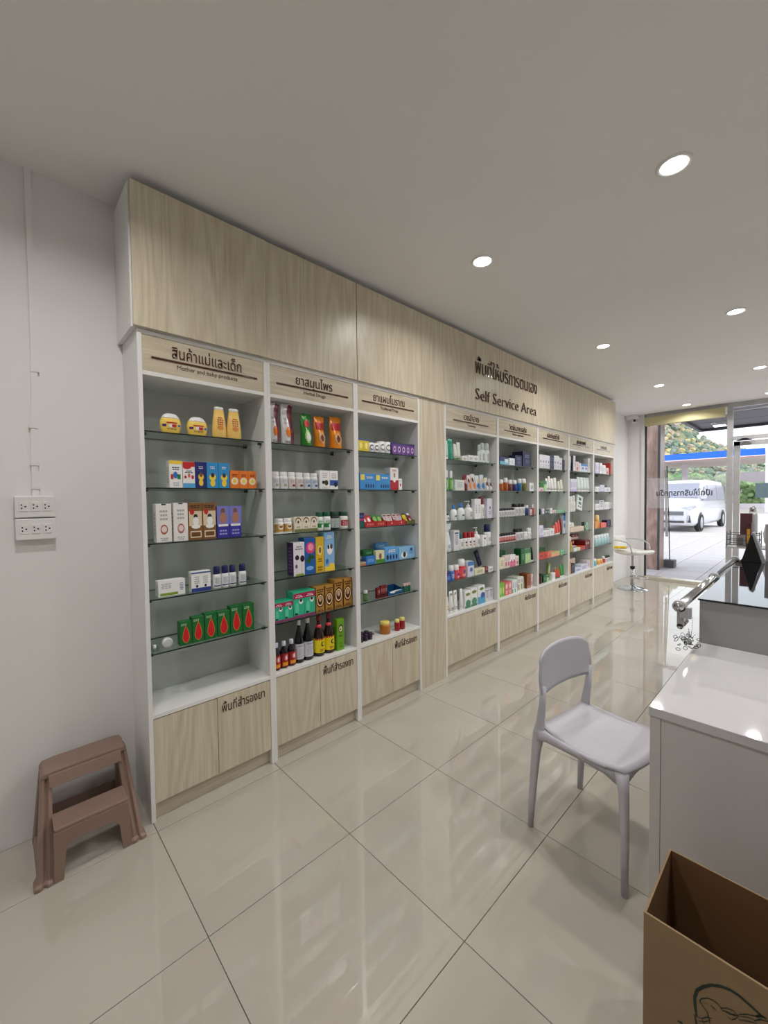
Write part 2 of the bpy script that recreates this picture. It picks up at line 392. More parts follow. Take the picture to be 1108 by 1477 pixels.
for (k, a, b) in UN:
    cb = empty('display_cabinet', (a, 0, 0)); tag(cb, CLAB[k], 'cabinet', 'open display cabinets along the wall')
    o = lambda nm, *g, **kw: box(nm, *g, cb, kw.get('bevel', .0008))
    o('side_panel', a, a + TH, 0, YW, 0, 2.208, M_WHITE); o('side_panel', b - TH, b, 0, YW, 0, 2.208, M_WHITE)
    o('top_panel', a + TH, b - TH, 0, YW, 2.19, 2.208, M_WHITE); o('header_shelf', a + TH, b - TH, 0, YW, 2.012, 2.03, M_WHITE)
    o('back_panel', a + TH, b - TH, .262, YW, .47, 2.19, M_BACK); o('bottom_board', a + TH, b - TH, 0, .262, .472, ZB, M_WHITE)
    o('plinth', a + TH, b - TH, YD, YD + .016, 0, .08, M_WOODH)
    hb = o('header_board', a + TH, b - TH, .004, .02, 2.03, 2.19, M_WOODH)
    mid = (a + b) / 2 + .0
    for i, (p, q) in enumerate(((a + TH + .001, mid - .0012), (mid + .0012, b - TH - .001))):
        d = o('cabinet_door', p, q, .002, .02, .083, .468, M_WOOD)
        if i == 1:
            t = bpy.data.objects.new('door_lettering', dtx); C.objects.link(t); t.parent = d
            pl = parent_loc(d); t.location = (b - .052 - .232 - pl[0], .0015 - pl[1], .388 - pl[2])
    pl = parent_loc(hb)
    th, en = HEAD[k]
    tw = {1: .33, 2: .255, 3: .30, 5: .22, 6: .34, 7: .31, 8: .30, 9: .24}[k]; bw = .50 if k < 5 else .52
    cx = (a + b) / 2 + (.0 if k < 5 else -.02)
    L1 = text_mb(th, M_LETTER, tw, .052, .003); L1.v = [(v[0] + cx - tw / 2 - pl[0], v[1] + .004 - pl[1], v[2] + 2.110 - pl[2]) for v in L1.v]; L1.obj('header_lettering', hb)
    MB().box(cx - bw / 2 - pl[0], cx + bw / 2 - pl[0], .001 - pl[1], .004 - pl[1], 2.090 - pl[2], 2.099 - pl[2], M_LETTER).obj('header_rule', hb)
    if en:
        ew = {1: .285, 2: .15, 3: .17, 5: .12, 6: .22}[k]
        L2 = text_mb(en, M_LETTER, ew, .021, .002, -.01); L2.v = [(v[0] + cx - ew / 2 - pl[0], v[1] + .004 - pl[1], v[2] + 2.062 - pl[2]) for v in L2.v]; L2.obj('header_caption', hb)
    for z in SH:
        g = MB(); w = b - a - 2 * TH - .002
        g.box(-w / 2, w / 2, -.122, .122, -.006, 0, M_GLASS); g.m[2] = g.mi(M_GEDGE); g.m[3] = g.mi(M_GEDGE)
        s = g.obj('glass_shelf', cb, None, False); s.location = ((a + b) / 2 - a, .136, z)
        for sx in (-1, 1):
            for sy in (-1, 1):
                MB().box(-.008, .008, -.007, .007, -.018, -.0062, M_BRACKET).obj('shelf_clip', s, (sx * (w / 2 - .009), sy * .09, 0))
# plain filler panel
fp = tag(empty('filler_panel', (2.565, 0, 0)), 'plain pale wood filler panel between the third and fourth shelf bays', 'panel')
box('panel_front', 2.565, 2.865, .0, .02, 0, 2.208, M_WOOD, fp, .001)
box('panel_back', 2.566, 2.864, .02, YW - .003, 0, 2.2, M_WHITE, fp)
# overhead cabinets
OV = [((.705, 1.33, 1.955), 'above the mother-and-baby and herbal bays'), ((1.955, 2.575, 3.28, 3.665, 4.32), 'behind most of the big lettering'),
      ((4.32, 4.96, 5.60), 'past the big lettering'), ((5.60, 6.21, 6.88), 'at the street end')]
for cuts, wh in OV:
    a, b = cuts[0], cuts[-1]
    cb = empty('overhead_cabinet', (a, 0, 2.21)); tag(cb, f'pale wood overhead cabinet {wh}', 'cabinet', 'overhead cabinets under the ceiling')
    box('side_panel', a, a + TH, .0, YW - .003, 2.209, 2.822, M_WHITE, cb, .0008); box('side_panel', b - TH, b, .0, YW - .003, 2.209, 2.822, M_WHITE, cb)
    box('carcass_back', a + TH, b - TH, .2, YW - .003, 2.209, 2.822, M_WHITE, cb)
    box('top_panel', a + TH, b - TH, .0, .2, 2.805, 2.822, M_WHITE, cb); box('bottom_panel', a + TH, b - TH, .0, .2, 2.209, 2.225, M_WHITE, cb)
    for i in range(len(cuts) - 1):
        dy = -.004 if cuts[i] == .705 else 0
        box('cabinet_door', cuts[i] + (.006 if i == 0 and a < 1 else .0012), cuts[i + 1] - (.0035 if i == len(cuts) - 2 else .0012), -.018 + dy, -.001 + dy, 2.212, 2.822, M_WOOD, cb, .0008)
sg = empty('wall_lettering', (3.27, -.019, 2.3)); tag(sg, 'brown raised Thai and English sign lettering reading Self Service Area', 'sign')
def letters(mb, parent, gap=.0012):
    """cut a line of lettering into its letters, each a part of its own"""
    iv = sorted((min(mb.v[i][0] for i in f), max(mb.v[i][0] for i in f), k) for k, f in enumerate(mb.f))
    runs = []
    for a, b, k in iv:
        if runs and a < runs[-1][1] + gap: runs[-1][1] = max(runs[-1][1], b); runs[-1][2].append(k)
        else: runs.append([a, b, [k]])
    for a, b, ks in runs:
        use = sorted({i for k in ks for i in mb.f[k]}); ix = {i: n for n, i in enumerate(use)}
        q = MB(); q.add([mb.v[i] for i in use], [[ix[i] for i in mb.f[k]] for k in ks], M_LETTER); q.obj('letter', parent)
t = text_mb('พื้นที่ให้บริการตนเอง', M_LETTER, 1.13, .128, .006, -.006); t.v = [(v[0], v[1], v[2] + .225) for v in t.v]; letters(t, sg)
letters(text_mb('Self Service Area', M_LETTER, 1.11, .104, .006, -.012), sg)

# ---------------------------------------------------------------- product designs
W_ = (236, 236, 234); GY = (170, 172, 174); K = (28, 28, 30); RD = (190, 30, 34); NV = (24, 30, 88); BL = (40, 110, 190); SK = (86, 168, 220)
GR = (24, 120, 50); LG = (140, 190, 60); YE = (240, 205, 60); OR = (228, 120, 30); BR = (120, 76, 34); MG = (170, 40, 90); PU = (80, 40, 110); TE = (60, 190, 150)
CR = (232, 222, 196); PK = (226, 150, 160); MR = (110, 16, 28); AQ = (120, 200, 210); SKIN = (205, 150, 120)
# design: (body colour, cap colour, label ground or None, [print])   print: kind,u0,v0,u1,v1,colour
D = {
 'sun': ((244, 210, 96), W_, None, [('r', .3, .62, .7, .72, RD), ('r', .12, .38, .3, .55, PU), ('e', .38, .3, .62, .6, W_), ('r', .5, .34, .66, .56, RD), ('e', .72, .4, .88, .58, BL), ('x', .25, .16, .75, .28, BR)]),
 'cream': ((240, 200, 110), W_, None, [('x', .3, .42, .7, .8, (170, 60, 30)), ('e', .32, .2, .68, .4, (215, 140, 70))]),
 'kids': (W_, W_, None, [('r', 0, .88, 1, 1, YE), ('x', .15, .66, .85, .8, NV), ('r', .12, .32, .3, .5, RD), ('e', .3, .35, .62, .6, BL), ('r', .62, .32, .85, .5, GR), ('x', .2, .08, .8, .24, GY)]),
 'redwave': (W_, W_, None, [('r', 0, .82, 1, 1, RD), ('e', .0, .72, .7, .92, RD), ('x', .15, .58, .85, .7, NV), ('e', .1, .36, .3, .48, RD), ('e', .4, .4, .6, .56, (220, 90, 60)), ('e', .68, .34, .9, .5, RD), ('r', 0, 0, 1, .18, SK)]),
 'navybear': ((20, 36, 110), W_, None, [('x', .2, .74, .8, .86, W_), ('e', .25, .3, .75, .56, YE), ('e', .35, .42, .65, .6, BR), ('e', .3, .08, .7, .34, YE)]),
 'bluebear': ((40, 140, 200), W_, None, [('x', .2, .76, .8, .88, W_), ('e', .2, .3, .8, .56, YE), ('e', .34, .42, .66, .6, (50, 40, 60)), ('e', .28, .06, .72, .34, YE)]),
 'orange': (OR, W_, None, [('e', .1, .2, .9, .62, CR), ('e', .3, .3, .7, .52, YE), ('x', .2, .68, .8, .84, MR)]),
 'whitetall': ((232, 230, 226), W_, None, [('r', .35, .97, .65, 1, K), ('x', .2, .58, .8, .88, GY), ('e', .26, .2, .74, .46, (170, 90, 80)), ('e', .32, .25, .68, .42, (226, 210, 205)), ('x', .2, .04, .8, .14, GY)]),
 'brown': ((128, 84, 34), W_, None, [('r', .04, .38, .96, .78, (214, 198, 170)), ('e', .1, .68, .42, .84, RD), ('e', .36, .58, .66, .7, K), ('e', .3, .4, .74, .62, W_), ('e', .2, .3, .84, .42, W_), ('r', .12, .06, .9, .24, (226, 214, 186)), ('r', .18, .09, .84, .21, (108, 64, 20)), ('x', .1, .86, .9, .96, K)]),
 'violet': ((44, 44, 150), W_, None, [('r', 0, .42, 1, 1, (118, 120, 196)), ('e', .3, .74, .66, .94, (120, 82, 66)), ('e', .2, .46, .8, .8, (168, 118, 96)), ('r', .1, .36, .9, .43, W_), ('x', .12, .1, .88, .3, (160, 160, 220))]),
 'greenbar': (W_, W_, None, [('r', .06, .06, .72, .22, (130, 160, 40)), ('x', .08, .5, .5, .86, GY), ('x', .78, .3, .95, .8, (110, 110, 170))]),
 'bluebase': (W_, W_, None, [('r', 0, 0, 1, .18, (40, 60, 140)), ('r', 0, .9, 1, .97, (60, 80, 150)), ('x', .1, .4, .45, .8, GY), ('x', .55, .4, .9, .8, GY), ('e', .22, .2, .34, .34, NV), ('e', .66, .2, .78, .34, NV)]),
 'navycap': (W_, (20, 24, 84), (226, 228, 236), [('r', .1, .06, .9, .16, NV), ('x', .2, .3, .8, .9, GY)]),
 'clear': ((200, 206, 202), W_, None, []), 'white': (W_, W_, None, [('e', .1, .1, .9, .9, (206, 208, 208))]),
 'drop': ((16, 104, 44), W_, None, [('d', .16, .08, .84, .84, (206, 150, 60)), ('d', .2, .1, .8, .8, (206, 24, 36)), ('x', .08, .84, .6, .94, (190, 210, 180))]),
 'maroon': ((228, 226, 228), (104, 14, 30), None, [('r', .62, .02, 1, .98, (104, 14, 30)), ('e', .5, .5, .95, 1.0, (104, 14, 30)), ('e', .2, .18, .6, .42, OR), ('x', .1, .5, .5, .7, GY), ('x', .1, .04, .6, .1, K)]),
 'greenp': ((40, 130, 36), (30, 110, 30), None, [('e', .25, .58, .85, .82, (190, 24, 40)), ('e', .15, .1, .8, .5, (170, 210, 140)), ('e', .3, .16, .7, .4, W_)]),
 'orangep': ((232, 138, 24), (225, 110, 20), None, [('r', .06, .58, .98, .82, (170, 20, 28)), ('x', .15, .64, .9, .76, CR), ('e', .2, .14, .85, .5, (210, 170, 120)), ('e', .35, .2, .72, .42, (120, 60, 40))]),
 'silver': (W_, W_, (214, 216, 220), [('x', .2, .5, .8, .9, GY), ('e', .36, .08, .66, .4, (150, 160, 120))]),
 'rosej': (W_, W_, (220, 208, 208), [('x', .2, .5, .8, .9, (180, 150, 150)), ('e', .4, .06, .74, .36, (120, 50, 50))]),
 'bluej': (W_, W_, (204, 212, 226), [('x', .2, .5, .8, .9, (120, 130, 160)), ('e', .4, .06, .74, .36, (60, 80, 130))]),
 'leafy': (W_, W_, None, [('x', .15, .62, .85, .9, GY), ('e', .2, .28, .5, .46, K), ('e', .45, .2, .85, .5, (50, 60, 40)), ('x', .1, .04, .9, .14, GY)]),
 'bluehalf': (W_, W_, None, [('r', 0, .2, 1, .5, (40, 80, 170)), ('e', .5, .12, .9, .42, K), ('x', .15, .6, .85, .9, GY)]),
 'goldj': (W_, W_, (190, 150, 70), [('e', .25, .3, .75, 1.1, (232, 226, 214)), ('e', .4, .5, .62, .8, BR)]),
 'cream3': ((226, 220, 200), W_, None, [('e', .12, .5, .88, .98, (110, 74, 40)), ('e', .18, .44, .82, .9, (226, 220, 200)), ('e', .38, .58, .62, .76, (90, 50, 30)), ('r', 0, 0, 1, .2, (110, 116, 70)), ('x', .2, .28, .8, .4, BR)]),
 'greenj': (W_, (16, 84, 50), (226, 234, 226), [('r', .1, .1, .9, .55, (30, 130, 60)), ('x', .2, .6, .8, .9, GR), ('e', .5, .1, .8, .45, W_)]),
 'darkj': ((26, 34, 38), (24, 60, 50), (190, 200, 198), [('x', .15, .1, .85, .9, (90, 100, 100))]),
 'redj': (W_, (20, 70, 50), W_, [('r', .1, .15, .9, .8, (170, 30, 34)), ('x', .2, .25, .8, .7, W_)]),
 'poppy': ((226, 222, 228), (60, 30, 90), None, [('e', .14, .46, .5, .62, (40, 16, 50)), ('e', .6, .4, .98, .6, (40, 16, 50)), ('e', .14, .22, .36, .34, (90, 70, 110)), ('r', .28, .0, .3, .5, GY), ('r', .7, .04, .72, .42, GY), ('x', .15, .78, .85, .92, (130, 120, 150)), ('r', .2, 0, .9, .05, (140, 170, 60))]),
 'rose': ((24, 90, 170), W_, None, [('e', .1, .56, .95, .88, (226, 60, 120)), ('e', .3, .64, .8, .84, (245, 150, 180)), ('e', .3, .4, .9, .52, (30, 80, 20)), ('e', .1, .3, .55, .44, (40, 90, 20)), ('r', .45, .3, .5, .6, (30, 80, 20)), ('e', .1, .1, .8, .22, (120, 180, 230))]),
 'yellowp': ((214, 176, 30), W_, None, [('e', .2, .48, .8, .76, (236, 214, 130)), ('e', .36, .54, .66, .72, (130, 90, 50)), ('x', .15, .3, .85, .42, K), ('x', .15, .05, .85, .2, BR)]),
 'lightb': ((130, 176, 220), W_, None, [('e', .25, .42, .8, .68, W_), ('e', .3, .56, .5, .68, K), ('e', .56, .56, .8, .7, (80, 60, 60)), ('e', .1, .18, .4, .32, (50, 110, 170)), ('x', .2, .84, .8, .94, W_), ('r', 0, 0, 1, .12, YE), ('e', .4, -.0, 1., .2, YE)]),
 'teal': ((44, 178, 138), W_, None, [('r', 0, .74, 1, .95, (170, 24, 80)), ('x', .14, .79, .86, .9, W_), ('e', .5, .52, .86, .72, W_), ('e', .56, .6, .8, .72, K), ('e', .12, .14, .5, .6, (90, 206, 170)), ('e', .1, .12, .4, .2, K), ('r', 0, 0, 1, .1, (140, 60, 110))]),
 'portrait': ((176, 128, 52), W_, None, [('r', 0, 0, .06, 1, (60, 20, 14)), ('r', .94, 0, 1, 1, (60, 20, 14)), ('e', .08, .2, .92, .74, (60, 22, 16)), ('e', .15, .25, .85, .69, (226, 196, 150)), ('e', .24, .3, .76, .64, (60, 24, 18)), ('e', .34, .42, .66, .62, (200, 160, 130)), ('x', .1, .78, .9, .94, (60, 20, 14)), ('x', .12, .04, .88, .14, (60, 20, 14))]),
 'redl': ((22, 14, 16), (205, 208, 225), (150, 22, 22), [('e', .35, .45, .85, .9, (236, 120, 130)), ('e', .45, .55, .65, .8, W_), ('r', .2, .08, .8, .34, (226, 150, 30))]),
 'whitel': ((14, 12, 14), (200, 196, 196), (208, 210, 218), [('x', .2, .82, .8, .94, NV), ('x', .2, .1, .8, .75, GY)]),
 'clabel': ((40, 20, 14), (120, 20, 26), (232, 212, 20), [('r', 0, .9, 1, 1, RD), ('e', .42, .42, .72, .78, K), ('e', .5, .5, .72, .72, (232, 212, 20)), ('x', .25, .1, .75, .32, (150, 40, 30))]),
 'lime': ((108, 160, 30), W_, None, [('e', .2, .56, .8, .84, (60, 80, 20)), ('e', .28, .6, .72, .78, (226, 216, 190)), ('e', .42, .64, .58, .7, K), ('x', .2, .44, .8, .5, K), ('x', .2, .1, .8, .3, (80, 130, 20))]),
 'yel': ((222, 200, 60), W_, None, [('e', .25, .2, .75, .7, (250, 236, 150)), ('r', 0, .86, 1, 1, (80, 90, 140))]),
 'ringp': (W_, GY, None, []), 'ringg': (W_, GY, None, []),
 'purp': ((110, 70, 150), W_, None, [('e', .2, .2, .8, .7, (214, 190, 226)), ('e', .34, .32, .66, .58, (60, 20, 80)), ('r', 0, .84, 1, 1, (60, 60, 110))]),
 'bluew': ((60, 140, 206), W_, None, [('r', .04, .6, .3, .94, (230, 214, 90)), ('x', .35, .7, .9, .85, W_), ('e', .34, .1, .42, .36, NV), ('e', .5, .1, .58, .36, NV), ('e', .66, .1, .74, .36, NV), ('e', .82, .1, .9, .36, NV)]),
 'redhalf': ((228, 224, 222), W_, None, [('r', 0, 0, 1, .44, (170, 30, 40)), ('e', .3, .34, .7, .62, W_), ('x', .15, .84, .85, .93, (170, 30, 40)), ('r', .44, .56, .56, .76, (150, 40, 40))]),
 'redsm': (W_, W_, None, [('e', .3, .3, .7, .6, RD), ('x', .15, .7, .85, .9, GY)]),
 'navyteal': ((20, 30, 80), W_, None, [('r', 0, 0, 1, .4, (10, 90, 80)), ('r', .1, .46, .9, .62, (180, 50, 110)), ('r', .1, .7, .9, .84, (60, 80, 160))]),
 'redtray': ((180, 24, 34), W_, None, [('x', .1, .3, .9, .7, (230, 150, 120))]), 'redtray2': ((180, 24, 34), W_, None, [('e', .45, .3, .6, .7, (240, 170, 160))]), 'olivetray': ((90, 100, 50), W_, None, [('x', .1, .3, .9, .7, (180, 150, 60))]), 'bluetray': ((16, 84, 130), W_, None, [('e', .1, .4, .9, 1.0, W_), ('e', .4, .2, 1., .8, (16, 84, 130))]),
 'tan': ((200, 130, 80), W_, None, [('r', 0, .6, 1, 1, (160, 180, 170))]), 'blue2': ((50, 120, 200), W_, None, [('x', .1, .3, .9, .7, (150, 200, 240))]),
 'cream4': ((222, 216, 180), W_, None, [('r', 0, 0, 1, .3, (70, 140, 40)), ('e', .35, .3, .65, .8, (130, 90, 70))]),
 'bluew2': ((90, 160, 220), W_, None, [('e', .1, .1, .26, .5, K), ('e', .34, .1, .46, .5, NV), ('e', .56, .1, .68, .5, NV), ('e', .78, .1, .9, .5, NV), ('x', .2, .65, .8, .9, W_)]),
 'sky2': ((130, 185, 224), W_, None, [('e', .12, .08, .5, .6, W_), ('e', .24, .14, .42, .62, K), ('x', .55, .4, .92, .75, BL), ('e', .7, .65, .84, .9, NV)]),
 'greenv': ((30, 84, 40), W_, (90, 130, 60), []), 'dred': ((120, 20, 26), W_, None, [('x', .2, .5, .8, .8, (200, 170, 170)), ('r', 0, .1, 1, .3, (60, 16, 20))]), 'gw': ((20, 90, 60), (226, 190, 190), (30, 100, 70), []),
 'dpur': ((40, 10, 50), (30, 8, 40), None, []), 'yjar': ((180, 110, 20), (236, 216, 110), None, []), 'rjar': ((160, 24, 30), (232, 222, 130), None, []),
 'paleg': ((206, 222, 212), W_, None, []), 'green5': ((30, 140, 120), (130, 220, 190), None, [('x', .3, .3, .7, .7, (120, 200, 180))]),
 'wgt': ((224, 228, 220), (90, 130, 60), None, [('r', .4, .1, .5, .8, (150, 170, 130))]), 'smallw': (W_, W_, None, [('x', .15, .3, .85, .7, (90, 110, 100))]),
 'clearcap': ((226, 234, 230), (190, 204, 196), (232, 238, 236), [('x', .3, .1, .7, .9, (60, 100, 90))]), 'greencl': ((70, 150, 60), W_, (120, 190, 90), [('r', .4, .2, .6, .9, (210, 230, 190))]),
 'palebox': ((214, 220, 214), W_, None, [('x', .15, .3, .85, .8, (140, 160, 150))]), 'dred5': ((110, 20, 34), (110, 20, 34), None, [('e', .1, .4, .9, .7, (210, 160, 150))]),
 'worange': ((226, 218, 212), W_, None, [('e', .2, .1, .9, .5, OR), ('e', .1, .5, .5, .8, MR)]), 'wblue': ((210, 220, 230), W_, None, [('e', .1, .1, .8, .5, (60, 120, 180)), ('e', .4, .5, .9, .8, (220, 190, 90))]),
 'wbrown': ((220, 216, 210), W_, None, [('e', .2, .3, .9, .7, (90, 60, 50)), ('e', .1, .1, .6, .4, W_)]),
 'navylid': (W_, (24, 34, 80), W_, [('e', .3, .2, .8, .8, (30, 50, 110))]), 'bluecap': ((232, 238, 238), (50, 110, 190), None, [('e', .35, .36, .75, .56, (20, 60, 90)), ('x', .3, .15, .7, .28, GY)]),
 'whitep': (W_, (210, 212, 220), None, [('x', .35, .2, .7, .8, (60, 90, 110))]), 'talw': ((232, 232, 234), W_, None, [('x', .25, .3, .75, .75, (140, 140, 150))]),
 'redcap5': (W_, (110, 16, 30), W_, [('x', .35, .1, .65, .9, (150, 110, 110))]), 'lilac': ((220, 218, 232), W_, None, [('e', .4, .45, .65, .6, (100, 90, 130)), ('x', .25, .2, .75, .4, (150, 140, 180))]),
 'trig': ((228, 232, 230), (220, 222, 222), None, [('x', .3, .2, .7, .6, (120, 150, 140))]), 'greyw': ((214, 216, 220), W_, None, [('x', .2, .3, .8, .8, (130, 130, 150)), ('r', .15, .82, .85, .9, (90, 100, 140))]),
 'tealcap': (W_, (24, 100, 110), W_, [('x', .3, .3, .8, .8, K)]), 'redcap': (W_, (160, 24, 30), W_, [('e', .3, .55, .75, .8, (70, 60, 70)), ('e', .35, .2, .75, .4, (160, 60, 60))]),
 'dotw': (W_, W_, None, [('e', .4, .6, .75, .8, K), ('r', .45, .1, .6, .5, GY)]), 'navycap5': (W_, (20, 30, 84), W_, [('x', .3, .3, .7, .7, (90, 110, 150))]),
 'navy5': ((24, 60, 150), W_, None, [('r', 0, .8, 1, 1, (16, 30, 70)), ('x', .2, .2, .9, .6, (130, 170, 230))]), 'bluewc': ((50, 110, 190), W_, (60, 120, 200), [('x', .3, .2, .8, .8, W_)]),
 'redwc': ((200, 40, 54), W_, (226, 90, 100), [('e', .4, .4, .7, .8, (90, 60, 120)), ('x', .3, .1, .7, .35, W_)]), 'bluetop': ((214, 222, 234), W_, None, [('r', 0, .72, 1, 1, (60, 120, 190)), ('e', .3, .3, .8, .6, (90, 100, 170))]),
 'creamlow': ((226, 222, 190), W_, None, [('x', .15, .3, .85, .8, (110, 130, 60))]), 'wyel': (W_, W_, W_, [('e', .3, .3, .8, .8, (220, 180, 60))]),
 'gwin': (W_, W_, None, [('e', .15, .5, .85, .92, (60, 90, 30)), ('e', .3, .56, .7, .86, (160, 190, 90)), ('e', .2, .08, .8, .4, (110, 60, 30))]), 'whitet': (W_, W_, None, [('x', .3, .3, .7, .7, (150, 160, 180))]),
 'gwhite': (W_, W_, None, [('e', .1, .7, .9, .88, (110, 130, 30)), ('e', .1, .06, .95, .48, (60, 140, 100)), ('r', 0, 0, 1, .14, (70, 130, 90))]), 'bwhite': (W_, W_, None, [('e', .25, .74, .85, .9, (90, 120, 40)), ('r', 0, 0, 1, .4, (70, 160, 200)), ('e', .4, .3, 1, .62, (30, 80, 170))]),
 'navyteal6': ((30, 40, 110), W_, None, [('r', 0, 0, 1, .42, (90, 190, 210))]), 'aqw': ((226, 236, 242), W_, None, [('r', 0, 0, 1, .3, (130, 200, 220)), ('r', 0, .8, 1, 1, NV)]), 'palew': ((232, 236, 246), W_, None, [('x', .3, .3, .8, .7, (180, 190, 210))]),
 'navy6': ((18, 18, 64), W_, None, [('x', .2, .6, .8, .85, (120, 130, 170)), ('e', .3, .2, .8, .5, (60, 66, 110))]),
 'amb': ((170, 84, 30), W_, None, [('r', .3, .1, .5, .9, (190, 110, 50))]), 'brn': ((120, 66, 50), W_, None, []), 'nvy': ((34, 40, 110), W_, None, []), 'blu': ((30, 110, 170), W_, None, []), 'olv': ((110, 100, 20), W_, None, []),
 'blk': ((220, 220, 222), K, (214, 214, 218), [('x', .2, .2, .8, .9, (120, 120, 130))]), 'nvv': ((20, 60, 110), W_, None, []), 'pinkw': ((232, 214, 212), W_, None, [('e', .2, .1, .8, .5, (200, 90, 110)), ('x', .2, .6, .8, .85, (180, 150, 160))]),
 'pinkw2': ((238, 232, 236), W_, None, [('r', 0, 0, 1, .45, (224, 110, 150)), ('e', .3, .3, .7, .6, (150, 50, 80))]), 'redb': ((190, 40, 50), W_, None, []), 'redblk': ((226, 222, 224), K, (206, 130, 130), [('r', 0, 0, 1, .3, (130, 30, 36))]),
 'wht': (W_, W_, W_, [('x', .3, .3, .7, .8, GY)]), 'creamy': (CR, W_, None, [('x', .2, .3, .8, .8, (170, 160, 110))]), 'dgreen': ((10, 90, 36), W_, None, [('x', .2, .3, .8, .7, (120, 180, 130))]), 'gstripe': ((150, 206, 150), W_, None, [('r', .5, 0, 1, .6, (200, 220, 150)), ('r', 0, .7, 1, 1, (40, 120, 70))]),
 'blackt': (K, W_, None, []), 'lime6': ((120, 180, 40), W_, None, [('e', .2, .2, .8, .7, (200, 226, 130))]), 'pinkr': ((216, 110, 110), W_, None, [('e', .2, .5, .8, .9, (236, 200, 190)), ('x', .2, .1, .8, .4, W_)]),
 'wgreen': ((228, 234, 236), W_, None, [('r', 0, 0, .4, .3, (80, 160, 90)), ('x', .2, .4, .8, .85, (90, 100, 150))]), 'wcream': ((230, 230, 220), W_, None, [('r', .1, .1, .6, .5, (150, 150, 80)), ('x', .2, .6, .8, .9, K)]),
 'greyt': ((130, 134, 140), W_, None, []), 'brown6': ((140, 70, 20), W_, None, [('r', 0, 0, 1, .16, (170, 130, 110)), ('r', 0, .9, 1, 1, (170, 90, 40))]),
 'silverw': ((222, 224, 232), W_, None, [('e', .3, .4, .7, .62, (150, 130, 170)), ('x', .2, .1, .8, .35, (170, 150, 170))]), 'wyt': ((236, 236, 220), W_, None, []), 'navyj': ((20, 24, 70), (20, 24, 70), None, []),
 'blackw': ((60, 74, 74), W_, None, [('e', .3, .2, .9, .7, (150, 170, 160))]), 'gmint': ((150, 206, 170), W_, None, [('x', .1, .3, .9, .7, (60, 130, 90))]), 'violetw': ((222, 222, 238), W_, None, [('r', 0, 0, 1, .18, (190, 180, 220)), ('x', .2, .35, .8, .8, (150, 150, 190))]),
 'redwt': ((226, 90, 80), W_, None, [('r', .4, 0, .6, .5, (240, 210, 180))]), 'dredt': ((130, 20, 34), K, None, []), 'redor': ((206, 60, 30), W_, None, [('e', .2, .3, .8, .8, (150, 30, 20))]), 'redor2': ((236, 110, 90), W_, None, [('x', .2, .2, .8, .7, (190, 40, 40))]),
 'peach': ((236, 170, 126), W_, None, [('r', 0, .7, 1, 1, (170, 200, 120))]), 'dredj': ((80, 20, 40), K, None, []), 'leang': ((110, 130, 60), W_, None, [('e', .2, .4, .8, .9, (190, 200, 150)), ('e', .2, .1, .7, .4, (60, 80, 20))]),
 'redgt': ((210, 80, 60), (40, 110, 50), None, [('r', 0, .75, 1, 1, (50, 130, 60))]), 'gt': ((70, 150, 70), W_, None, []), 'whitec': (W_, W_, None, []), 'clrw': ((220, 232, 232), W_, None, []),
 'leanw': ((226, 236, 228), W_, None, [('r', .25, .66, .7, .86, (50, 80, 66)), ('r', .25, .38, .75, .56, (70, 110, 90)), ('e', .2, .18, .45, .28, K), ('e', .55, .18, .8, .28, K)]), 'beige': ((222, 200, 180), W_, None, [('x', .1, .3, .9, .6, (200, 180, 160))]),
 'cone': ((200, 170, 60), W_, None, []), 'worr': ((226, 232, 240), W_, None, [('r', 0, .7, 1, 1, (170, 100, 30))]), 'maroonb': ((120, 16, 26), W_, None, [('e', .2, .5, .35, .8, W_), ('e', .6, .5, .75, .8, W_)]),
 'gold8': ((200, 150, 70), W_, None, []), 'bluew8': ((214, 218, 234), W_, None, [('x', .1, .2, .9, .8, (60, 80, 160))]), 'pinkw8': ((226, 214, 216), W_, None, [('x', .2, .3, .8, .7, (150, 140, 160))]),
 'red9': ((206, 60, 50), W_, None, [('r', 0, 0, .2, 1, (120, 20, 20))]), 'orange9': ((224, 150, 70), W_, None, []), 'oran': ((226, 160, 60), (240, 210, 150), None, []), 'clrb': ((170, 206, 212), (226, 236, 240), None, []), 'aqb': ((110, 190, 206), W_, None, []),
 'sach_r': ((206, 60, 60), W_, None, [('e', .2, .3, .8, .75, W_), ('r', 0, .85, 1, 1, (170, 20, 30))]), 'sach_g': ((60, 120, 40), W_, None, [('e', .1, .3, .9, .8, (130, 180, 90)), ('r', 0, 0, 1, .2, (226, 230, 210))]),
 'sach_w': ((214, 206, 206), W_, None, [('x', .1, .2, .9, .8, (150, 60, 70)), ('r', .1, .8, .9, .92, (120, 40, 50))]), 'sach_y': ((226, 206, 30), W_, None, [('r', 0, .85, 1, 1, K), ('x', .2, .3, .8, .6, (150, 120, 20))]), 'sach_k': ((130, 30, 40), W_, None, [('e', .2, .2, .8, .5, (236, 200, 190)), ('r', 0, .8, 1, 1, W_)]),
}
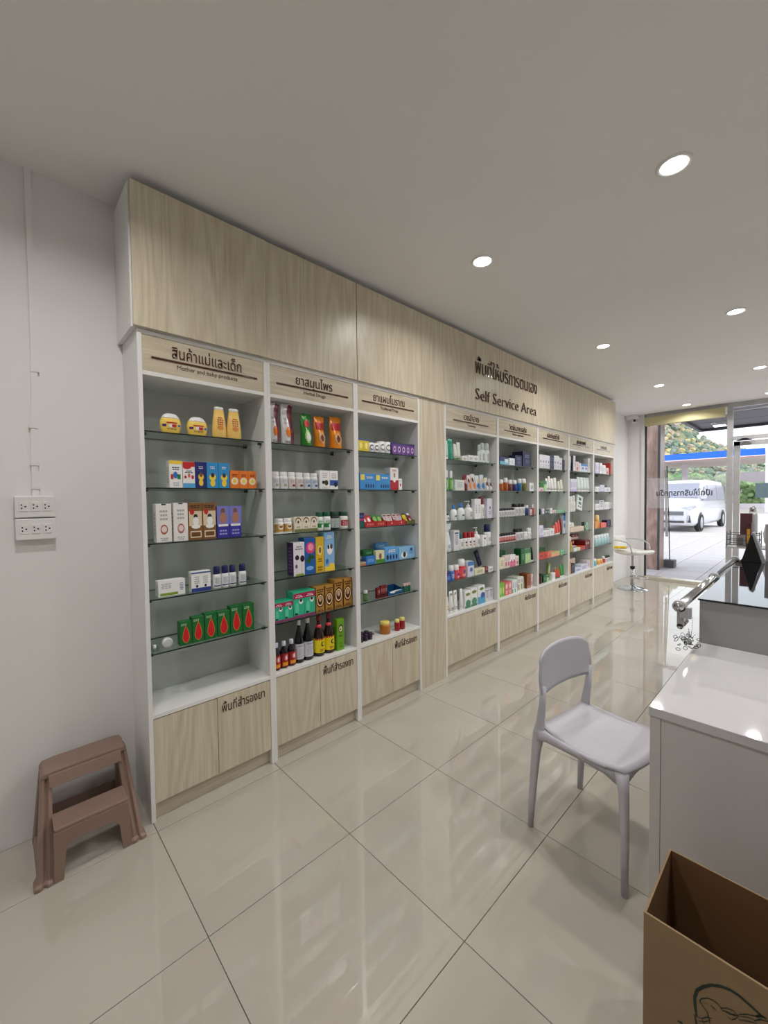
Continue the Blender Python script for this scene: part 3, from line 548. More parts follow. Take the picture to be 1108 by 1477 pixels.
def art(mb, fn, els, curved=False):
    """flat print laid on a surface; fn(u, v, lift) -> point"""
    lift = .0005; rr = random.Random(len(els) * 7 + 3)
    for e in els:
        k, u0, v0, u1, v1, c = e; M = pmat(c); lift += .00012
        if k == 'r':
            n = 6 if curved else 1
            vs = [fn(u0 + (u1 - u0) * i / n, v, lift) for i in range(n + 1) for v in (v0, v1)]
            mb.add(vs, [(2 * i, 2 * i + 2, 2 * i + 3, 2 * i + 1) for i in range(n)], M)
        elif k in 'ed':
            n = 16; cu, cv, a, b = (u0 + u1) / 2, (v0 + v1) / 2, (u1 - u0) / 2, (v1 - v0) / 2
            pts = []
            for i in range(n):
                t = 2 * math.pi * i / n
                x, y = math.cos(t), math.sin(t)
                if k == 'd':
                    r = .62; y2 = (y + 1) / 2
                    x = x * (1 - y2) ** .55 * 1.15 if y > -.2 else x * 1.0
                    x = max(-1, min(1, x))
                pts.append(fn(min(1, max(0, cu + a * x)), min(1, max(0, cv + b * y)), lift))
            mb.add(pts + [fn(cu, cv, lift)], [(i, (i + 1) % n, n) for i in range(n)], M)
        elif k == 'x':
            n = max(2, int((v1 - v0) / .09)); h = (v1 - v0) / n
            for i in range(n):
                v = v0 + h * i; w = (u1 - u0) * rr.uniform(.65, 1) / 2; cu = (u0 + u1) / 2
                seg = 3
                for q in range(seg):
                    a_ = cu - w + 2 * w * (q + .08) / seg; b_ = cu - w + 2 * w * (q + .86) / seg
                    mb.add([fn(a_, v, lift), fn(b_, v, lift), fn(b_, v + h * .5, lift), fn(a_, v + h * .5, lift)], [(0, 1, 2, 3)], M)
PROF = {  # body profile, cap profile (z from..to), label band, squash
 'jar': ([(.9, 0), (1, .03), (1, .66), (.93, .73), (.78, .76)], [(.82, .74), (.86, .76), (.86, .98), (.8, 1)], (.1, .62), 1),
 'tonic': ([(.92, 0), (1, .03), (1, .58), (.8, .68), (.42, .78), (.42, .84)], [(.5, .83), (.52, .84), (.52, .98), (.46, 1)], (.06, .56), 1),
 'syrup': ([(.92, 0), (1, .02), (1, .46), (.86, .56), (.5, .72), (.32, .8), (.3, .9)], [(.36, .86), (.38, .87), (.38, .985), (.34, 1)], (.09, .44), 1),
 'shampoo': ([(.86, 0), (1, .06), (.98, .3), (.86, .6), (.66, .9)], [(.62, .9), (.66, .905), (.64, .985), (.56, 1)], (.1, .85), .6),
 'flask': ([(.72, 0), (.86, .08), (.98, .3), (1, .5), (.94, .68), (.86, .76)], [(.88, .75), (.84, .8), (.6, .95), (.4, 1)], (.08, .74), .5),
 'roll': ([(.9, 0), (1, .03), (1, .56), (.9, .63), (.7, .66)], [(.8, .64), (.84, .66), (.82, .95), (.66, 1)], (.07, .55), .8),
 'lotion': ([(.9, 0), (1, .04), (1, .5), (.92, .6), (.5, .7), (.42, .74)], [(.46, .72), (.46, .74), (.4, .97), (.3, 1)], (.08, .52), .6),
 'pump': ([(.9, 0), (1, .04), (1, .5), (.8, .6), (.4, .66)], [(.45, .64), (.46, .65), (.44, .76), (.12, .78), (.12, .93)], (.08, .5), .8),
 'spray': ([(.9, 0), (1, .04), (.96, .25), (.5, .6), (.36, .72)], [(.4, .7), (.42, .72), (.4, .8), (.3, .82)], (.06, .4), .6),
 'vial': ([(.94, 0), (1, .03), (1, .68), (.8, .74)], [(.84, .72), (.86, .73), (.86, .97), (.78, 1)], (.1, .62), 1),
 'can': ([(.9, 0), (1, .03), (1, .97)], [(.96, .96), (1.0, .965), (.97, 1)], (.1, .9), 1),
}
NAME = {'carton': ('product_carton', 'box'), 'jar': ('capsule_jar', 'jar'), 'tonic': ('tonic_bottle', 'bottle'), 'syrup': ('syrup_bottle', 'bottle'), 'shampoo': ('shampoo_bottle', 'bottle'), 'flask': ('sunscreen_bottle', 'bottle'),
        'roll': ('plastic_bottle', 'bottle'), 'lotion': ('lotion_bottle', 'bottle'), 'pump': ('pump_bottle', 'bottle'), 'spray': ('spray_bottle', 'bottle'), 'vial': ('small_vial', 'vial'), 'can': ('small_tin', 'tin'), 'tube': ('upright_tube', 'tube'),
        'pouch': ('snack_pouch', 'pouch'), 'tray': ('display_tray', 'tray'), 'lean': ('leaning_pack', 'pack'), 'cups': ('pot_multipack', 'pack'), 'disc': ('round_tin', 'tin'), 'dish': ('plastic_dish', 'dish'), 'sachet': ('herbal_sachet', 'sachet')}
pcache = {}
def product(kind, w, h, d, des, far=False):
    key = (kind, round(w, 3), round(h, 3), round(d, 3), des)
    if key in pcache: return copy_tree(pcache[key])
    body, cap, lab, els = D[des]; nm = NAME[kind][0]; kids = []
    B = pmat(body, .38); CP = pmat(cap, .3)
    if kind in PROF:
        bp, cp, (l0, l1), sq = PROF[kind]; r = w / 2; n = 14 if far else 22
        glossy = kind in ('tonic', 'syrup')
        Bm = pmat(body, .06) if glossy else B
        root = MB().lathe([(a * r, z * h) for a, z in bp], Bm, n, (0, 0, 0), sq).obj(nm)
        kids.append(MB().lathe([(a * r, z * h) for a, z in cp], CP, n, (0, 0, 0), sq).obj('lid' if kind in ('jar', 'can') else 'cap', root))
        if kind == 'pump':
            kids.append(MB().box(-.1 * w, .1 * w, -.1 * w, .1 * w, .93 * h, h, CP).box(-.62 * w, -.08 * w, -.07 * w, .07 * w, .95 * h, .985 * h, CP).obj('pump_nozzle', root))
        if kind == 'spray':
            kids.append(MB().prism([(-.55 * w, .84 * h), (-.5 * w, h), (.42 * w, h), (.3 * w, .8 * h), (-.1 * w, .8 * h)], -.14 * w, .14 * w, CP).prism([(-.38 * w, .84 * h), (-.28 * w, .84 * h), (-.2 * w, .68 * h), (-.3 * w, .66 * h)], -.06 * w, .06 * w, CP).obj('trigger_head', root))
        def rad(z):
            for (a0, z0), (a1, z1) in zip(bp, bp[1:]):
                if z0 <= z <= z1: return a0 + (a1 - a0) * (z - z0) / max(1e-6, z1 - z0)
            return bp[-1][0]
        def fn(u, v, lift):
            a = R(-90 + (u - .5) * 150); z = l0 + (l1 - l0) * v; rr = rad(z) * r + lift + .0003
            return (rr * math.cos(a), rr * sq * math.sin(a) - (lift if sq < 1 else 0), z * h)
        mb = MB()
        if lab:
            n2 = 20; rr = r * 1.0 + .0004
            vs = [(rr * math.cos(2 * math.pi * i / n2), rr * sq * math.sin(2 * math.pi * i / n2), z * h) for z in (l0, l1) for i in range(n2)]
            mb.add(vs, [(i, (i + 1) % n2, n2 + (i + 1) % n2, n2 + i) for i in range(n2)], pmat(lab, .45), True)
        art(mb, fn, els, True)
        if kind == 'can':
            rc = (90, 50, 130) if des == 'ringp' else (110, 116, 120)
            art(mb, fn, [('e', .2, .15, .8, .85, rc), ('e', .32, .3, .68, .7, W_)], True)
        if kind == 'syrup' and des == 'clabel':
            bandm = pmat((214, 60, 66)); rr = .48 * r
            mb.lathe([(.62 * r, .655 * h), (.44 * r, .77 * h)], bandm, 16)
        if mb.f: kids.append(mb.obj('printed_label', root, None, False))
    elif kind in ('carton', 'lean', 'sachet'):
        e = min(.0012, w * .03)
        root = MB().box(-w / 2, w / 2, -d / 2, d / 2, 0, h, B).obj(nm, None, None, False, e)
        mb = MB(); fn = lambda u, v, l: (-w / 2 + u * w, -d / 2 - l, v * h)
        art(mb, fn, [x for x in els])
        if mb.f: kids.append(mb.obj('printed_front', root, None, False))
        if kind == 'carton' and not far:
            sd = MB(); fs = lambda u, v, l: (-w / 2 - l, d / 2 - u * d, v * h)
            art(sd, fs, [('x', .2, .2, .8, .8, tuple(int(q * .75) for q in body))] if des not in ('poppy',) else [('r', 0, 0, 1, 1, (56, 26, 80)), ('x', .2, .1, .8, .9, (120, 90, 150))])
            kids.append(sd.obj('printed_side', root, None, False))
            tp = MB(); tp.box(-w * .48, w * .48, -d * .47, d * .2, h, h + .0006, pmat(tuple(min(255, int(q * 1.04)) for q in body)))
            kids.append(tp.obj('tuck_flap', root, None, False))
    elif kind == 'tube':
        r = w / 2; rings = []
        dd = min(r, .02)
        for z, a, b in ((.12, 1, 1), (.3, 1, .95), (.6, 1, .7), (.9, 1, .25), (1, 1, .06)):
            rings.append([(r * .95 * a * math.cos(2 * math.pi * i / 14), dd * b * math.sin(2 * math.pi * i / 14), z * h) for i in range(14)])
        root = MB().loft(rings, B).obj(nm)
        kids.append(MB().lathe([(r * .9, 0), (r * .92, .005), (r * .9, h * .12)], CP, 14, (0, 0, 0), dd / r).obj('cap', root))
        mb = MB(); bz = lambda v: 1 - v * .85
        fn = lambda u, v, l: (-w * .42 + u * w * .84, -dd * bz(v) * math.sqrt(max(0, 1 - ((u - .5) * 1.7) ** 2)) - l - .0004, h * (.14 + .84 * v))
        art(mb, fn, els, True)
        if mb.f: kids.append(mb.obj('printed_label', root, None, False))
    elif kind == 'pouch':
        r = w / 2; rings = []; dd = min(.03, w * .42)
        prof = ((0, .92, .9), (.05, 1, 1), (.35, .97, .9), (.6, .9, .6), (.8, .96, .3), (.93, 1, .05), (1, 1.02, .03))
        for z, a, b in prof:
            rings.append([(r * a * math.cos(2 * math.pi * i / 20) + .004 * math.sin(z * 7), dd * b * math.copysign(abs(math.sin(2 * math.pi * i / 20)) ** .8, math.sin(2 * math.pi * i / 20)), z * h + .004 * math.sin(i * 1.3) * z) for i in range(20)])
        foil = mat('pouch_foil', body, .22, .15)
        root = MB().loft(rings, foil).obj(nm)
        def fn(u, v, l):
            x = (u - .5) * 2 * .93
            for (z0, a0, b0), (z1, a1, b1) in zip(prof, prof[1:]):
                if z0 <= v <= z1: t = (v - z0) / (z1 - z0); a = a0 + (a1 - a0) * t; b = b0 + (b1 - b0) * t; break
            return (x * r * a + .004 * math.sin(v * 7), -dd * b * max(0, 1 - x * x) ** .4 - l * 2 - .0012, v * h)
        mb = MB(); N = 7
        lift = .0006
        for e in els:
            k, u0, v0, u1, v1, c = e; lift += .0003; M = mat('pouch_print', c, .25, .1)
            if k == 'x': art(mb, fn, [e], True); continue
            for i in range(N):
                for j in range(N):
                    q = [(u0 + (u1 - u0) * (i + a) / N, v0 + (v1 - v0) * (j + b) / N) for a, b in ((0, 0), (1, 0), (1, 1), (0, 1))]
                    if k == 'e':
                        cu, cv = (q[0][0] + q[2][0]) / 2, (q[0][1] + q[2][1]) / 2
                        if ((cu - (u0 + u1) / 2) / ((u1 - u0) / 2)) ** 2 + ((cv - (v0 + v1) / 2) / ((v1 - v0) / 2)) ** 2 > 1: continue
                    mb.add([fn(min(1, max(0, a)), min(1, max(0, b)), lift) for a, b in q], [(0, 1, 2, 3)], M)
        kids.append(mb.obj('printed_label', root, None, False))
    elif kind == 'tray':
        tk = .002; mb = MB().box(-w / 2, w / 2, -d / 2, d / 2, 0, tk, B).box(-w / 2, w / 2, -d / 2, -d / 2 + tk, tk, h, B).box(-w / 2, w / 2, d / 2 - tk, d / 2, tk, h * 1.6, B)
        for s in (-1, 1): mb.prism([(-d / 2, tk), (d / 2, tk), (d / 2, h * 1.6), (-d / 2, h)], s * w / 2 - (tk if s > 0 else 0), s * w / 2 + (tk if s < 0 else 0), B, 'x')
        root = mb.obj(nm)
        mb = MB(); art(mb, lambda u, v, l: (-w / 2 + u * w, -d / 2 - l, v * h), els); kids.append(mb.obj('printed_front', root, None, False))
    elif kind == 'cups':
        root = MB().box(-w / 2, w / 2, -d / 2, d / 2, h * .62, h * .7, B).obj(nm)
        for i in range(3):
            for j in range(2):
                r = w / 6.6; kids.append(MB().lathe([(r * .8, 0), (r, h * .6), (r, h * .72), (r * .9, h * .86)], B, 12, ((i - 1) * w / 3, (j - .5) * d / 2, 0)).obj('pot', root))
    elif kind == 'disc':
        r = w / 2; root = MB().lathe([(r * .94, -.011), (r, -.009), (r, .009), (r * .94, .011)], B, 26, (0, 0, r), 1, True, 'y').obj(nm)
        kids.append(MB().lathe([(r * .78, .0), (r * .8, .0015), (r * .74, .002)], pmat((206, 210, 208)), 26, (0, -.011, r), 1, True, 'y').obj('lid', root))
    else:
        r = w / 2; root = MB().lathe([(r * .8, 0), (r, h), (r * .92, h), (r * .74, .003)], glass('dish_plastic', (.85, .9, .88), 1), 20).obj(nm)
        kids.append(MB().lathe([(r * .3, .003), (r * .34, h * 1.5), (r * .2, h * 1.6)], pmat((226, 228, 226)), 12).obj('stopper', root))
    KIDS[root.name] = kids; pcache[key] = root
    return root

ITEMS = [
  (1, 1, "flask", 0.82, 0.914, 0.094, 1, "sun", "squat yellow sunscreen bottle, white cap", 0),
  (1, 1, "flask", 0.939, 1.036, 0.092, 1, "sun", "squat yellow sunscreen bottle, white cap", 0),
  (1, 1, "shampoo", 1.058, 1.131, 0.157, 1, "cream", "tapered cream-yellow lotion bottle", 0),
  (1, 1, "shampoo", 1.133, 1.21, 0.158, 1, "cream", "tapered cream-yellow lotion bottle", 0),
  (1, 2, "carton", 0.848, 0.907, 0.127, 1, "kids", "white carton with yellow top", 0),
  (1, 2, "carton", 0.908, 0.964, 0.124, 1, "redwave", "white carton with red wave", 0),
  (1, 2, "carton", 0.965, 1.018, 0.127, 1, "navybear", "navy carton with yellow figure", 0),
  (1, 2, "carton", 1.019, 1.134, 0.127, 2, "bluebear", "sky blue carton with yellow figure", 0),
  (1, 2, "carton", 1.136, 1.28, 0.091, 3, "orange", "small orange carton", 0),
  (1, 3, "carton", 0.787, 0.854, 0.177, 1, "whitetall", "tall white carton with red sketch", 0),
  (1, 3, "carton", 0.861, 0.926, 0.18, 1, "whitetall", "tall white carton with red sketch", 0),
  (1, 3, "carton", 0.927, 1.06, 0.179, 2, "brown", "brown carton with white figure", 0),
  (1, 3, "carton", 1.063, 1.191, 0.161, 2, "violet", "blue-violet carton with sitting baby", 0),
  (1, 4, "carton", 0.788, 0.905, 0.074, 1, "greenbar", "wide white carton with green bar", 0.05),
  (1, 4, "carton", 0.933, 1.026, 0.098, 1, "bluebase", "white carton with blue base", 0.04),
  (1, 4, "roll", 1.041, 1.082, 0.11, 1, "navycap", "white roll-on bottle, navy cap", 0),
  (1, 4, "roll", 1.083, 1.122, 0.11, 1, "navycap", "white roll-on bottle, navy cap", 0),
  (1, 4, "roll", 1.123, 1.161, 0.109, 1, "navycap", "white roll-on bottle, navy cap", 0),
  (1, 4, "roll", 1.175, 1.216, 0.108, 1, "navycap", "white roll-on bottle, navy cap", 0),
  (1, 5, "dish", 0.751, 0.791, 0.018, 1, "clear", "small clear plastic dish", 0),
  (1, 5, "disc", 0.806, 0.852, 0.046, 1, "white", "round white tin standing on edge", 0),
  (1, 5, "carton", 0.875, 0.93, 0.113, 1, "drop", "green carton with red teardrop", 0),
  (1, 5, "carton", 0.931, 0.989, 0.124, 1, "drop", "green carton with red teardrop", 0),
  (1, 5, "carton", 0.991, 1.051, 0.13, 1, "drop", "green carton with red teardrop", 0),
  (1, 5, "carton", 1.053, 1.118, 0.127, 1, "drop", "green carton with red teardrop", 0),
  (1, 5, "carton", 1.12, 1.184, 0.142, 1, "drop", "green carton with red teardrop", 0),
  (1, 5, "carton", 1.186, 1.25, 0.14, 1, "drop", "green carton with red teardrop", 0),
  (2, 1, "pouch", 1.372, 1.432, 0.226, 1, "maroon", "tall white pouch with maroon side", 0),
  (2, 1, "pouch", 1.447, 1.523, 0.23, 1, "maroon", "tall white pouch with maroon side", 0),
  (2, 1, "pouch", 1.578, 1.648, 0.193, 1, "greenp", "shiny green snack pouch", 0),
  (2, 1, "pouch", 1.671, 1.747, 0.189, 1, "orangep", "orange pouch with red band", 0),
  (2, 1, "pouch", 1.787, 1.876, 0.201, 1, "orangep", "orange pouch with red band", 0),
  (2, 2, "jar", 1.378, 1.428, 0.096, 1, "silver", "white capsule jar, grey label", 0),
  (2, 2, "jar", 1.429, 1.481, 0.096, 1, "silver", "white capsule jar, grey label", 0),
  (2, 2, "jar", 1.482, 1.529, 0.096, 1, "rosej", "white capsule jar, rose label", 0),
  (2, 2, "jar", 1.531, 1.583, 0.096, 1, "rosej", "white capsule jar, rose label", 0),
  (2, 2, "jar", 1.584, 1.632, 0.096, 1, "bluej", "white capsule jar, blue label", 0),
  (2, 2, "jar", 1.634, 1.686, 0.096, 1, "bluej", "white capsule jar, blue label", 0),
  (2, 2, "carton", 1.69, 1.762, 0.114, 1, "leafy", "white carton with dark leaves", 0),
  (2, 2, "carton", 1.763, 1.827, 0.115, 1, "bluehalf", "white carton with blue lower half", 0),
  (2, 3, "jar", 1.395, 1.448, 0.084, 1, "goldj", "small white jar, gold label", 0),
  (2, 3, "jar", 1.45, 1.504, 0.084, 1, "goldj", "small white jar, gold label", 0),
  (2, 3, "carton", 1.506, 1.668, 0.088, 3, "cream3", "cream carton with brown arch", 0),
  (2, 3, "jar", 1.67, 1.718, 0.111, 1, "greenj", "white jar with green label", 0),
  (2, 3, "jar", 1.721, 1.778, 0.112, 1, "greenj", "white jar with green label", 0),
  (2, 3, "jar", 1.784, 1.848, 0.112, 1, "darkj", "dark jar with grey label", 0),
  (2, 3, "jar", 1.853, 1.919, 0.11, 1, "redj", "white jar with red label", 0),
  (2, 4, "carton", 1.496, 1.572, 0.194, 1, "poppy", "white carton with dark poppies", 0.07),
  (2, 4, "carton", 1.573, 1.648, 0.215, 1, "rose", "blue carton with pink rose", 0.07),
  (2, 4, "carton", 1.65, 1.711, 0.215, 1, "yellowp", "yellow carton with small portrait", 0.07),
  (2, 4, "carton", 1.713, 1.79, 0.239, 1, "lightb", "light blue carton with yellow corner", 0.07),
  (2, 5, "carton", 1.367, 1.488, 0.114, 2, "teal", "small teal carton, magenta band", 0.08),
  (2, 5, "carton", 1.49, 1.64, 0.151, 2, "teal", "large teal carton, magenta band", 0.08),
  (2, 5, "carton", 1.642, 1.778, 0.159, 2, "portrait", "short gold-brown carton with oval portrait", 0.07),
  (2, 5, "carton", 1.78, 1.927, 0.182, 2, "portrait", "tall gold-brown carton with oval portrait", 0.07),
  (2, 6, "tonic", 1.361, 1.41, 0.152, 1, "redl", "dark bottle, red label, white cap", 0),
  (2, 6, "tonic", 1.411, 1.459, 0.151, 1, "redl", "dark bottle, red label, white cap", 0),
  (2, 6, "tonic", 1.46, 1.51, 0.15, 1, "redl", "dark bottle, red label, white cap", 0),
  (2, 6, "syrup", 1.511, 1.568, 0.257, 1, "whitel", "black tall bottle, white label", 0),
  (2, 6, "syrup", 1.569, 1.636, 0.256, 1, "whitel", "black tall bottle, white label", 0),
  (2, 6, "syrup", 1.649, 1.721, 0.249, 1, "clabel", "tall brown bottle, yellow label", 0),
  (2, 6, "syrup", 1.723, 1.795, 0.246, 1, "clabel", "tall brown bottle, yellow label", 0),
  (2, 6, "carton", 1.8, 1.857, 0.199, 1, "lime", "tall lime green carton with face", 0.04),
  (3, 1, "carton", 1.997, 2.091, 0.084, 2, "yel", "small yellow carton", 0),
  (3, 1, "can", 2.097, 2.19, 0.067, 2, "ringp", "white can with purple ring", 0),
  (3, 1, "can", 2.194, 2.308, 0.084, 2, "ringg", "white can with grey ring", 0),
  (3, 1, "carton", 2.313, 2.544, 0.085, 5, "purp", "small purple carton", 0),
  (3, 2, "carton", 2.007, 2.285, 0.108, 2, "bluew", "wide sky blue carton", 0.05),
  (3, 2, "carton", 2.288, 2.37, 0.157, 1, "redhalf", "tall white carton, red base", 0),
  (3, 2, "carton", 2.373, 2.409, 0.081, 1, "redsm", "tiny white carton", 0),
  (3, 3, "carton", 1.991, 2.041, 0.096, 1, "navyteal", "navy and teal carton", 0),
  (3, 3, "tray", 2.044, 2.243, 0.035, 2, "redtray", "red tray of herbal sachets", 0),
  (3, 3, "tray", 2.247, 2.443, 0.031, 2, "redtray2", "red tray of pale sachets", 0),
  (3, 3, "tray", 2.448, 2.544, 0.024, 2, "olivetray", "olive tray of yellow sachets", 0),
  (3, 4, "carton", 1.998, 2.051, 0.021, 1, "tan", "low tan orange box", 0),
  (3, 4, "carton", 2.053, 2.139, 0.053, 1, "blue2", "low blue carton", 0.05),
  (3, 4, "carton", 2.141, 2.223, 0.082, 1, "cream4", "cream carton with green foot", 0.05),
  (3, 4, "carton", 2.227, 2.364, 0.096, 1, "bluew2", "blue dispenser carton with figures", 0.1),
  (3, 4, "carton", 2.368, 2.538, 0.085, 1, "sky2", "pale blue carton with dark emblem", 0.1),
  (3, 5, "vial", 2.039, 2.072, 0.072, 1, "greenv", "green vial with white cap", 0),
  (3, 5, "carton", 2.149, 2.181, 0.074, 1, "dred", "dark red slim carton", 0),
  (3, 5, "carton", 2.183, 2.245, 0.082, 3, "dred", "dark red slim carton", 0),
  (3, 5, "tray", 2.253, 2.409, 0.032, 1, "bluetray", "open blue and white box", 0),
  (3, 5, "vial", 2.418, 2.496, 0.061, 3, "gw", "green vial with pink cap", 0),
  (3, 6, "cups", 1.992, 2.115, 0.054, 1, "dpur", "dark purple pack of small pots", 0),
  (3, 6, "jar", 2.214, 2.292, 0.087, 1, "yjar", "yellow jar with amber contents", 0),
  (3, 6, "jar", 2.339, 2.38, 0.081, 1, "rjar", "red pot with yellow lid", 0),
  (3, 6, "jar", 2.39, 2.436, 0.084, 1, "rjar", "red pot with yellow lid", 0),
  (5, 1, "tube", 2.937, 2.963, 0.153, 1, "paleg", "pale green tube", 0),
  (5, 1, "shampoo", 2.966, 3.041, 0.171, 1, "green5", "green tapered shampoo bottle", 0),
  (5, 1, "tube", 3.048, 3.091, 0.138, 1, "wgt", "white tube with green foot", 0),
  (5, 1, "tube", 3.093, 3.144, 0.155, 1, "wgt", "white tube with green foot", 0),
  (5, 1, "carton", 3.149, 3.225, 0.041, 1, "smallw", "low white carton", 0),
  (5, 1, "carton", 3.24, 3.395, 0.056, 2, "smallw", "low white carton", 0),
  (5, 1, "roll", 3.404, 3.445, 0.159, 1, "clearcap", "white spray bottle, clear cap", 0),
  (5, 1, "roll", 3.449, 3.516, 0.18, 1, "clearcap", "white spray bottle, clear cap", 0),
  (5, 1, "roll", 3.523, 3.595, 0.184, 1, "clearcap", "white spray bottle, clear cap", 0),
  (5, 2, "roll", 2.93, 2.959, 0.164, 1, "greencl", "slim green bottle, white cap", 0),
  (5, 2, "roll", 2.989, 3.023, 0.161, 1, "greencl", "slim green bottle, white cap", 0),
  (5, 2, "carton", 3.045, 3.18, 0.091, 1, "palebox", "pale grey carton", 0),
  (5, 2, "pouch", 3.184, 3.239, 0.139, 1, "dred5", "dark red sachet pouch", 0),
  (5, 2, "pouch", 3.242, 3.297, 0.134, 1, "worange", "white pouch with orange", 0),
  (5, 2, "pouch", 3.3, 3.365, 0.146, 1, "worange", "white pouch with orange", 0),
  (5, 2, "pouch", 3.37, 3.439, 0.136, 1, "wblue", "white pouch with blue", 0),
  (5, 2, "pouch", 3.444, 3.512, 0.144, 1, "wblue", "white pouch with blue", 0),
  (5, 2, "pouch", 3.515, 3.575, 0.121, 1, "wbrown", "white pouch with brown", 0),
  (5, 2, "pouch", 3.579, 3.629, 0.11, 1, "wbrown", "white pouch with brown", 0),
  (5, 3, "jar", 2.925, 2.984, 0.062, 1, "navylid", "white jar with navy lid", 0),
  (5, 3, "lotion", 3.013, 3.093, 0.133, 1, "bluecap", "white lotion bottle, blue cap", 0),
  (5, 3, "lotion", 3.115, 3.204, 0.146, 1, "bluecap", "white lotion bottle, blue cap", 0),
  (5, 3, "pump", 3.234, 3.324, 0.164, 1, "whitep", "white pump bottle, grey neck", 0),
  (5, 3, "carton", 3.332, 3.429, 0.178, 2, "talw", "tall white carton", 0),
  (5, 3, "roll", 3.437, 3.507, 0.198, 1, "redcap5", "tall white bottle, dark red cap", 0),
  (5, 3, "carton", 3.532, 3.622, 0.181, 1, "lilac", "tall lilac-white carton", 0),
  (5, 4, "spray", 2.923, 3.011, 0.231, 1, "trig", "white trigger spray bottle", 0),
  (5, 4, "carton", 3.025, 3.102, 0.17, 1, "greyw", "grey-white carton", 0),
  (5, 4, "roll", 3.116, 3.17, 0.143, 1, "tealcap", "white bottle with teal cap", 0),
  (5, 4, "roll", 3.178, 3.232, 0.145, 1, "redcap", "white bottle with red cap", 0),
  (5, 4, "roll", 3.24, 3.295, 0.143, 1, "redcap", "white bottle with red cap", 0),
  (5, 4, "roll", 3.3, 3.348, 0.142, 1, "redcap", "white bottle with red cap", 0),
  (5, 4, "pump", 3.354, 3.437, 0.179, 1, "whitep", "white pump bottle", 0),
  (5, 4, "carton", 3.454, 3.519, 0.1, 1, "dotw", "white carton with black dot", 0),
  (5, 4, "roll", 3.537, 3.62, 0.193, 1, "navycap5", "large white bottle, navy cap", 0),
  (5, 5, "carton", 2.918, 2.976, 0.078, 1, "navy5", "dark blue carton", 0),
  (5, 5, "roll", 2.98, 3.045, 0.126, 1, "bluewc", "blue bottle, white cap", 0),
  (5, 5, "roll", 3.05, 3.119, 0.123, 1, "redwc", "red bottle, white cap", 0),
  (5, 5, "roll", 3.125, 3.215, 0.16, 1, "redwc", "large red bottle, white cap", 0),
  (5, 5, "carton", 3.221, 3.316, 0.131, 1, "bluetop", "white carton with blue top", 0),
  (5, 5, "carton", 3.329, 3.487, 0.052, 1, "creamlow", "low cream carton with green print", 0.05),
  (5, 5, "carton", 3.493, 3.544, 0.054, 1, "dred", "small dark red box", 0),
  (5, 5, "carton", 3.551, 3.623, 0.046, 1, "smallw", "small white box", 0),
  (5, 6, "jar", 2.911, 2.961, 0.142, 1, "wyel", "white jar with yellow print", 0),
  (5, 6, "tube", 2.975, 3.024, 0.181, 1, "gwin", "white card pack, green window", 0),
  (5, 6, "tube", 3.034, 3.084, 0.18, 1, "gwin", "white card pack, green window", 0),
  (5, 6, "tube", 3.124, 3.164, 0.179, 1, "whitet", "slim white tube", 0),
  (5, 6, "carton", 3.177, 3.263, 0.153, 1, "gwhite", "white carton, green picture", 0),
  (5, 6, "carton", 3.269, 3.36, 0.161, 1, "gwhite", "white carton, green picture", 0),
  (5, 6, "carton", 3.372, 3.486, 0.165, 1, "bwhite", "white carton, blue picture", 0),
  (5, 6, "carton", 3.498, 3.559, 0.118, 1, "greyw", "grey-white carton", 0),
  (5, 6, "carton", 3.563, 3.625, 0.117, 1, "greyw", "grey-white carton", 0),
  (6, 1, "carton", 3.757, 3.839, 0.078, 1, "navyteal6", "navy and aqua carton", 0),
  (6, 1, "carton", 3.844, 3.912, 0.072, 1, "aqw", "white and aqua carton", 0),
  (6, 1, "carton", 3.933, 4.039, 0.071, 1, "palew", "pale white carton", 0),
  (6, 1, "carton", 4.046, 4.183, 0.107, 1, "navy6", "dark navy carton", 0),
  (6, 1, "carton", 4.203, 4.38, 0.158, 1, "navy6", "large dark navy carton", 0.12),
  (6, 2, "roll", 3.776, 3.843, 0.111, 1, "amb", "clear bottle of amber liquid", 0),
  (6, 2, "roll", 3.863, 3.929, 0.13, 1, "amb", "clear bottle of amber liquid", 0),
  (6, 2, "roll", 3.945, 4.013, 0.111, 1, "brn", "clear bottle of brown liquid", 0),
  (6, 2, "roll", 4.034, 4.11, 0.111, 1, "nvy", "clear bottle of navy liquid", 0),
  (6, 2, "roll", 4.136, 4.204, 0.127, 1, "blu", "clear bottle of blue liquid", 0),
  (6, 2, "roll", 4.224, 4.311, 0.13, 1, "olv", "clear bottle of olive liquid", 0),
  (6, 2, "carton", 4.346, 4.444, 0.088, 1, "smallw", "small white carton", 0),
  (6, 3, "vial", 3.744, 4.049, 0.083, 6, "blk", "small white vial, black cap", 0),
  (6, 3, "vial", 4.061, 4.272, 0.123, 3, "blk", "large white vial, black cap", 0),
  (6, 3, "vial", 4.287, 4.351, 0.102, 1, "nvv", "navy vial", 0),
  (6, 3, "carton", 4.36, 4.407, 0.057, 1, "pinkw", "pink and white carton", 0),
  (6, 3, "roll", 4.416, 4.444, 0.11, 1, "redb", "red bottle, white cap", 0),
  (6, 4, "vial", 3.745, 4.074, 0.092, 7, "redblk", "white vial, red foot", 0),
  (6, 4, "vial", 4.085, 4.23, 0.117, 2, "blk", "large white vial, black cap", 0),
  (6, 4, "roll", 4.25, 4.326, 0.08, 1, "wht", "small white bottle", 0),
  (6, 4, "roll", 4.335, 4.412, 0.112, 1, "wht", "small white bottle", 0),
  (6, 5, "carton", 3.743, 3.835, 0.105, 1, "creamy", "cream carton", 0),
  (6, 5, "carton", 3.84, 3.935, 0.119, 2, "pinkw", "pink and white carton", 0),
  (6, 5, "carton", 3.941, 4.045, 0.117, 2, "pinkw2", "white carton, pink foot", 0),
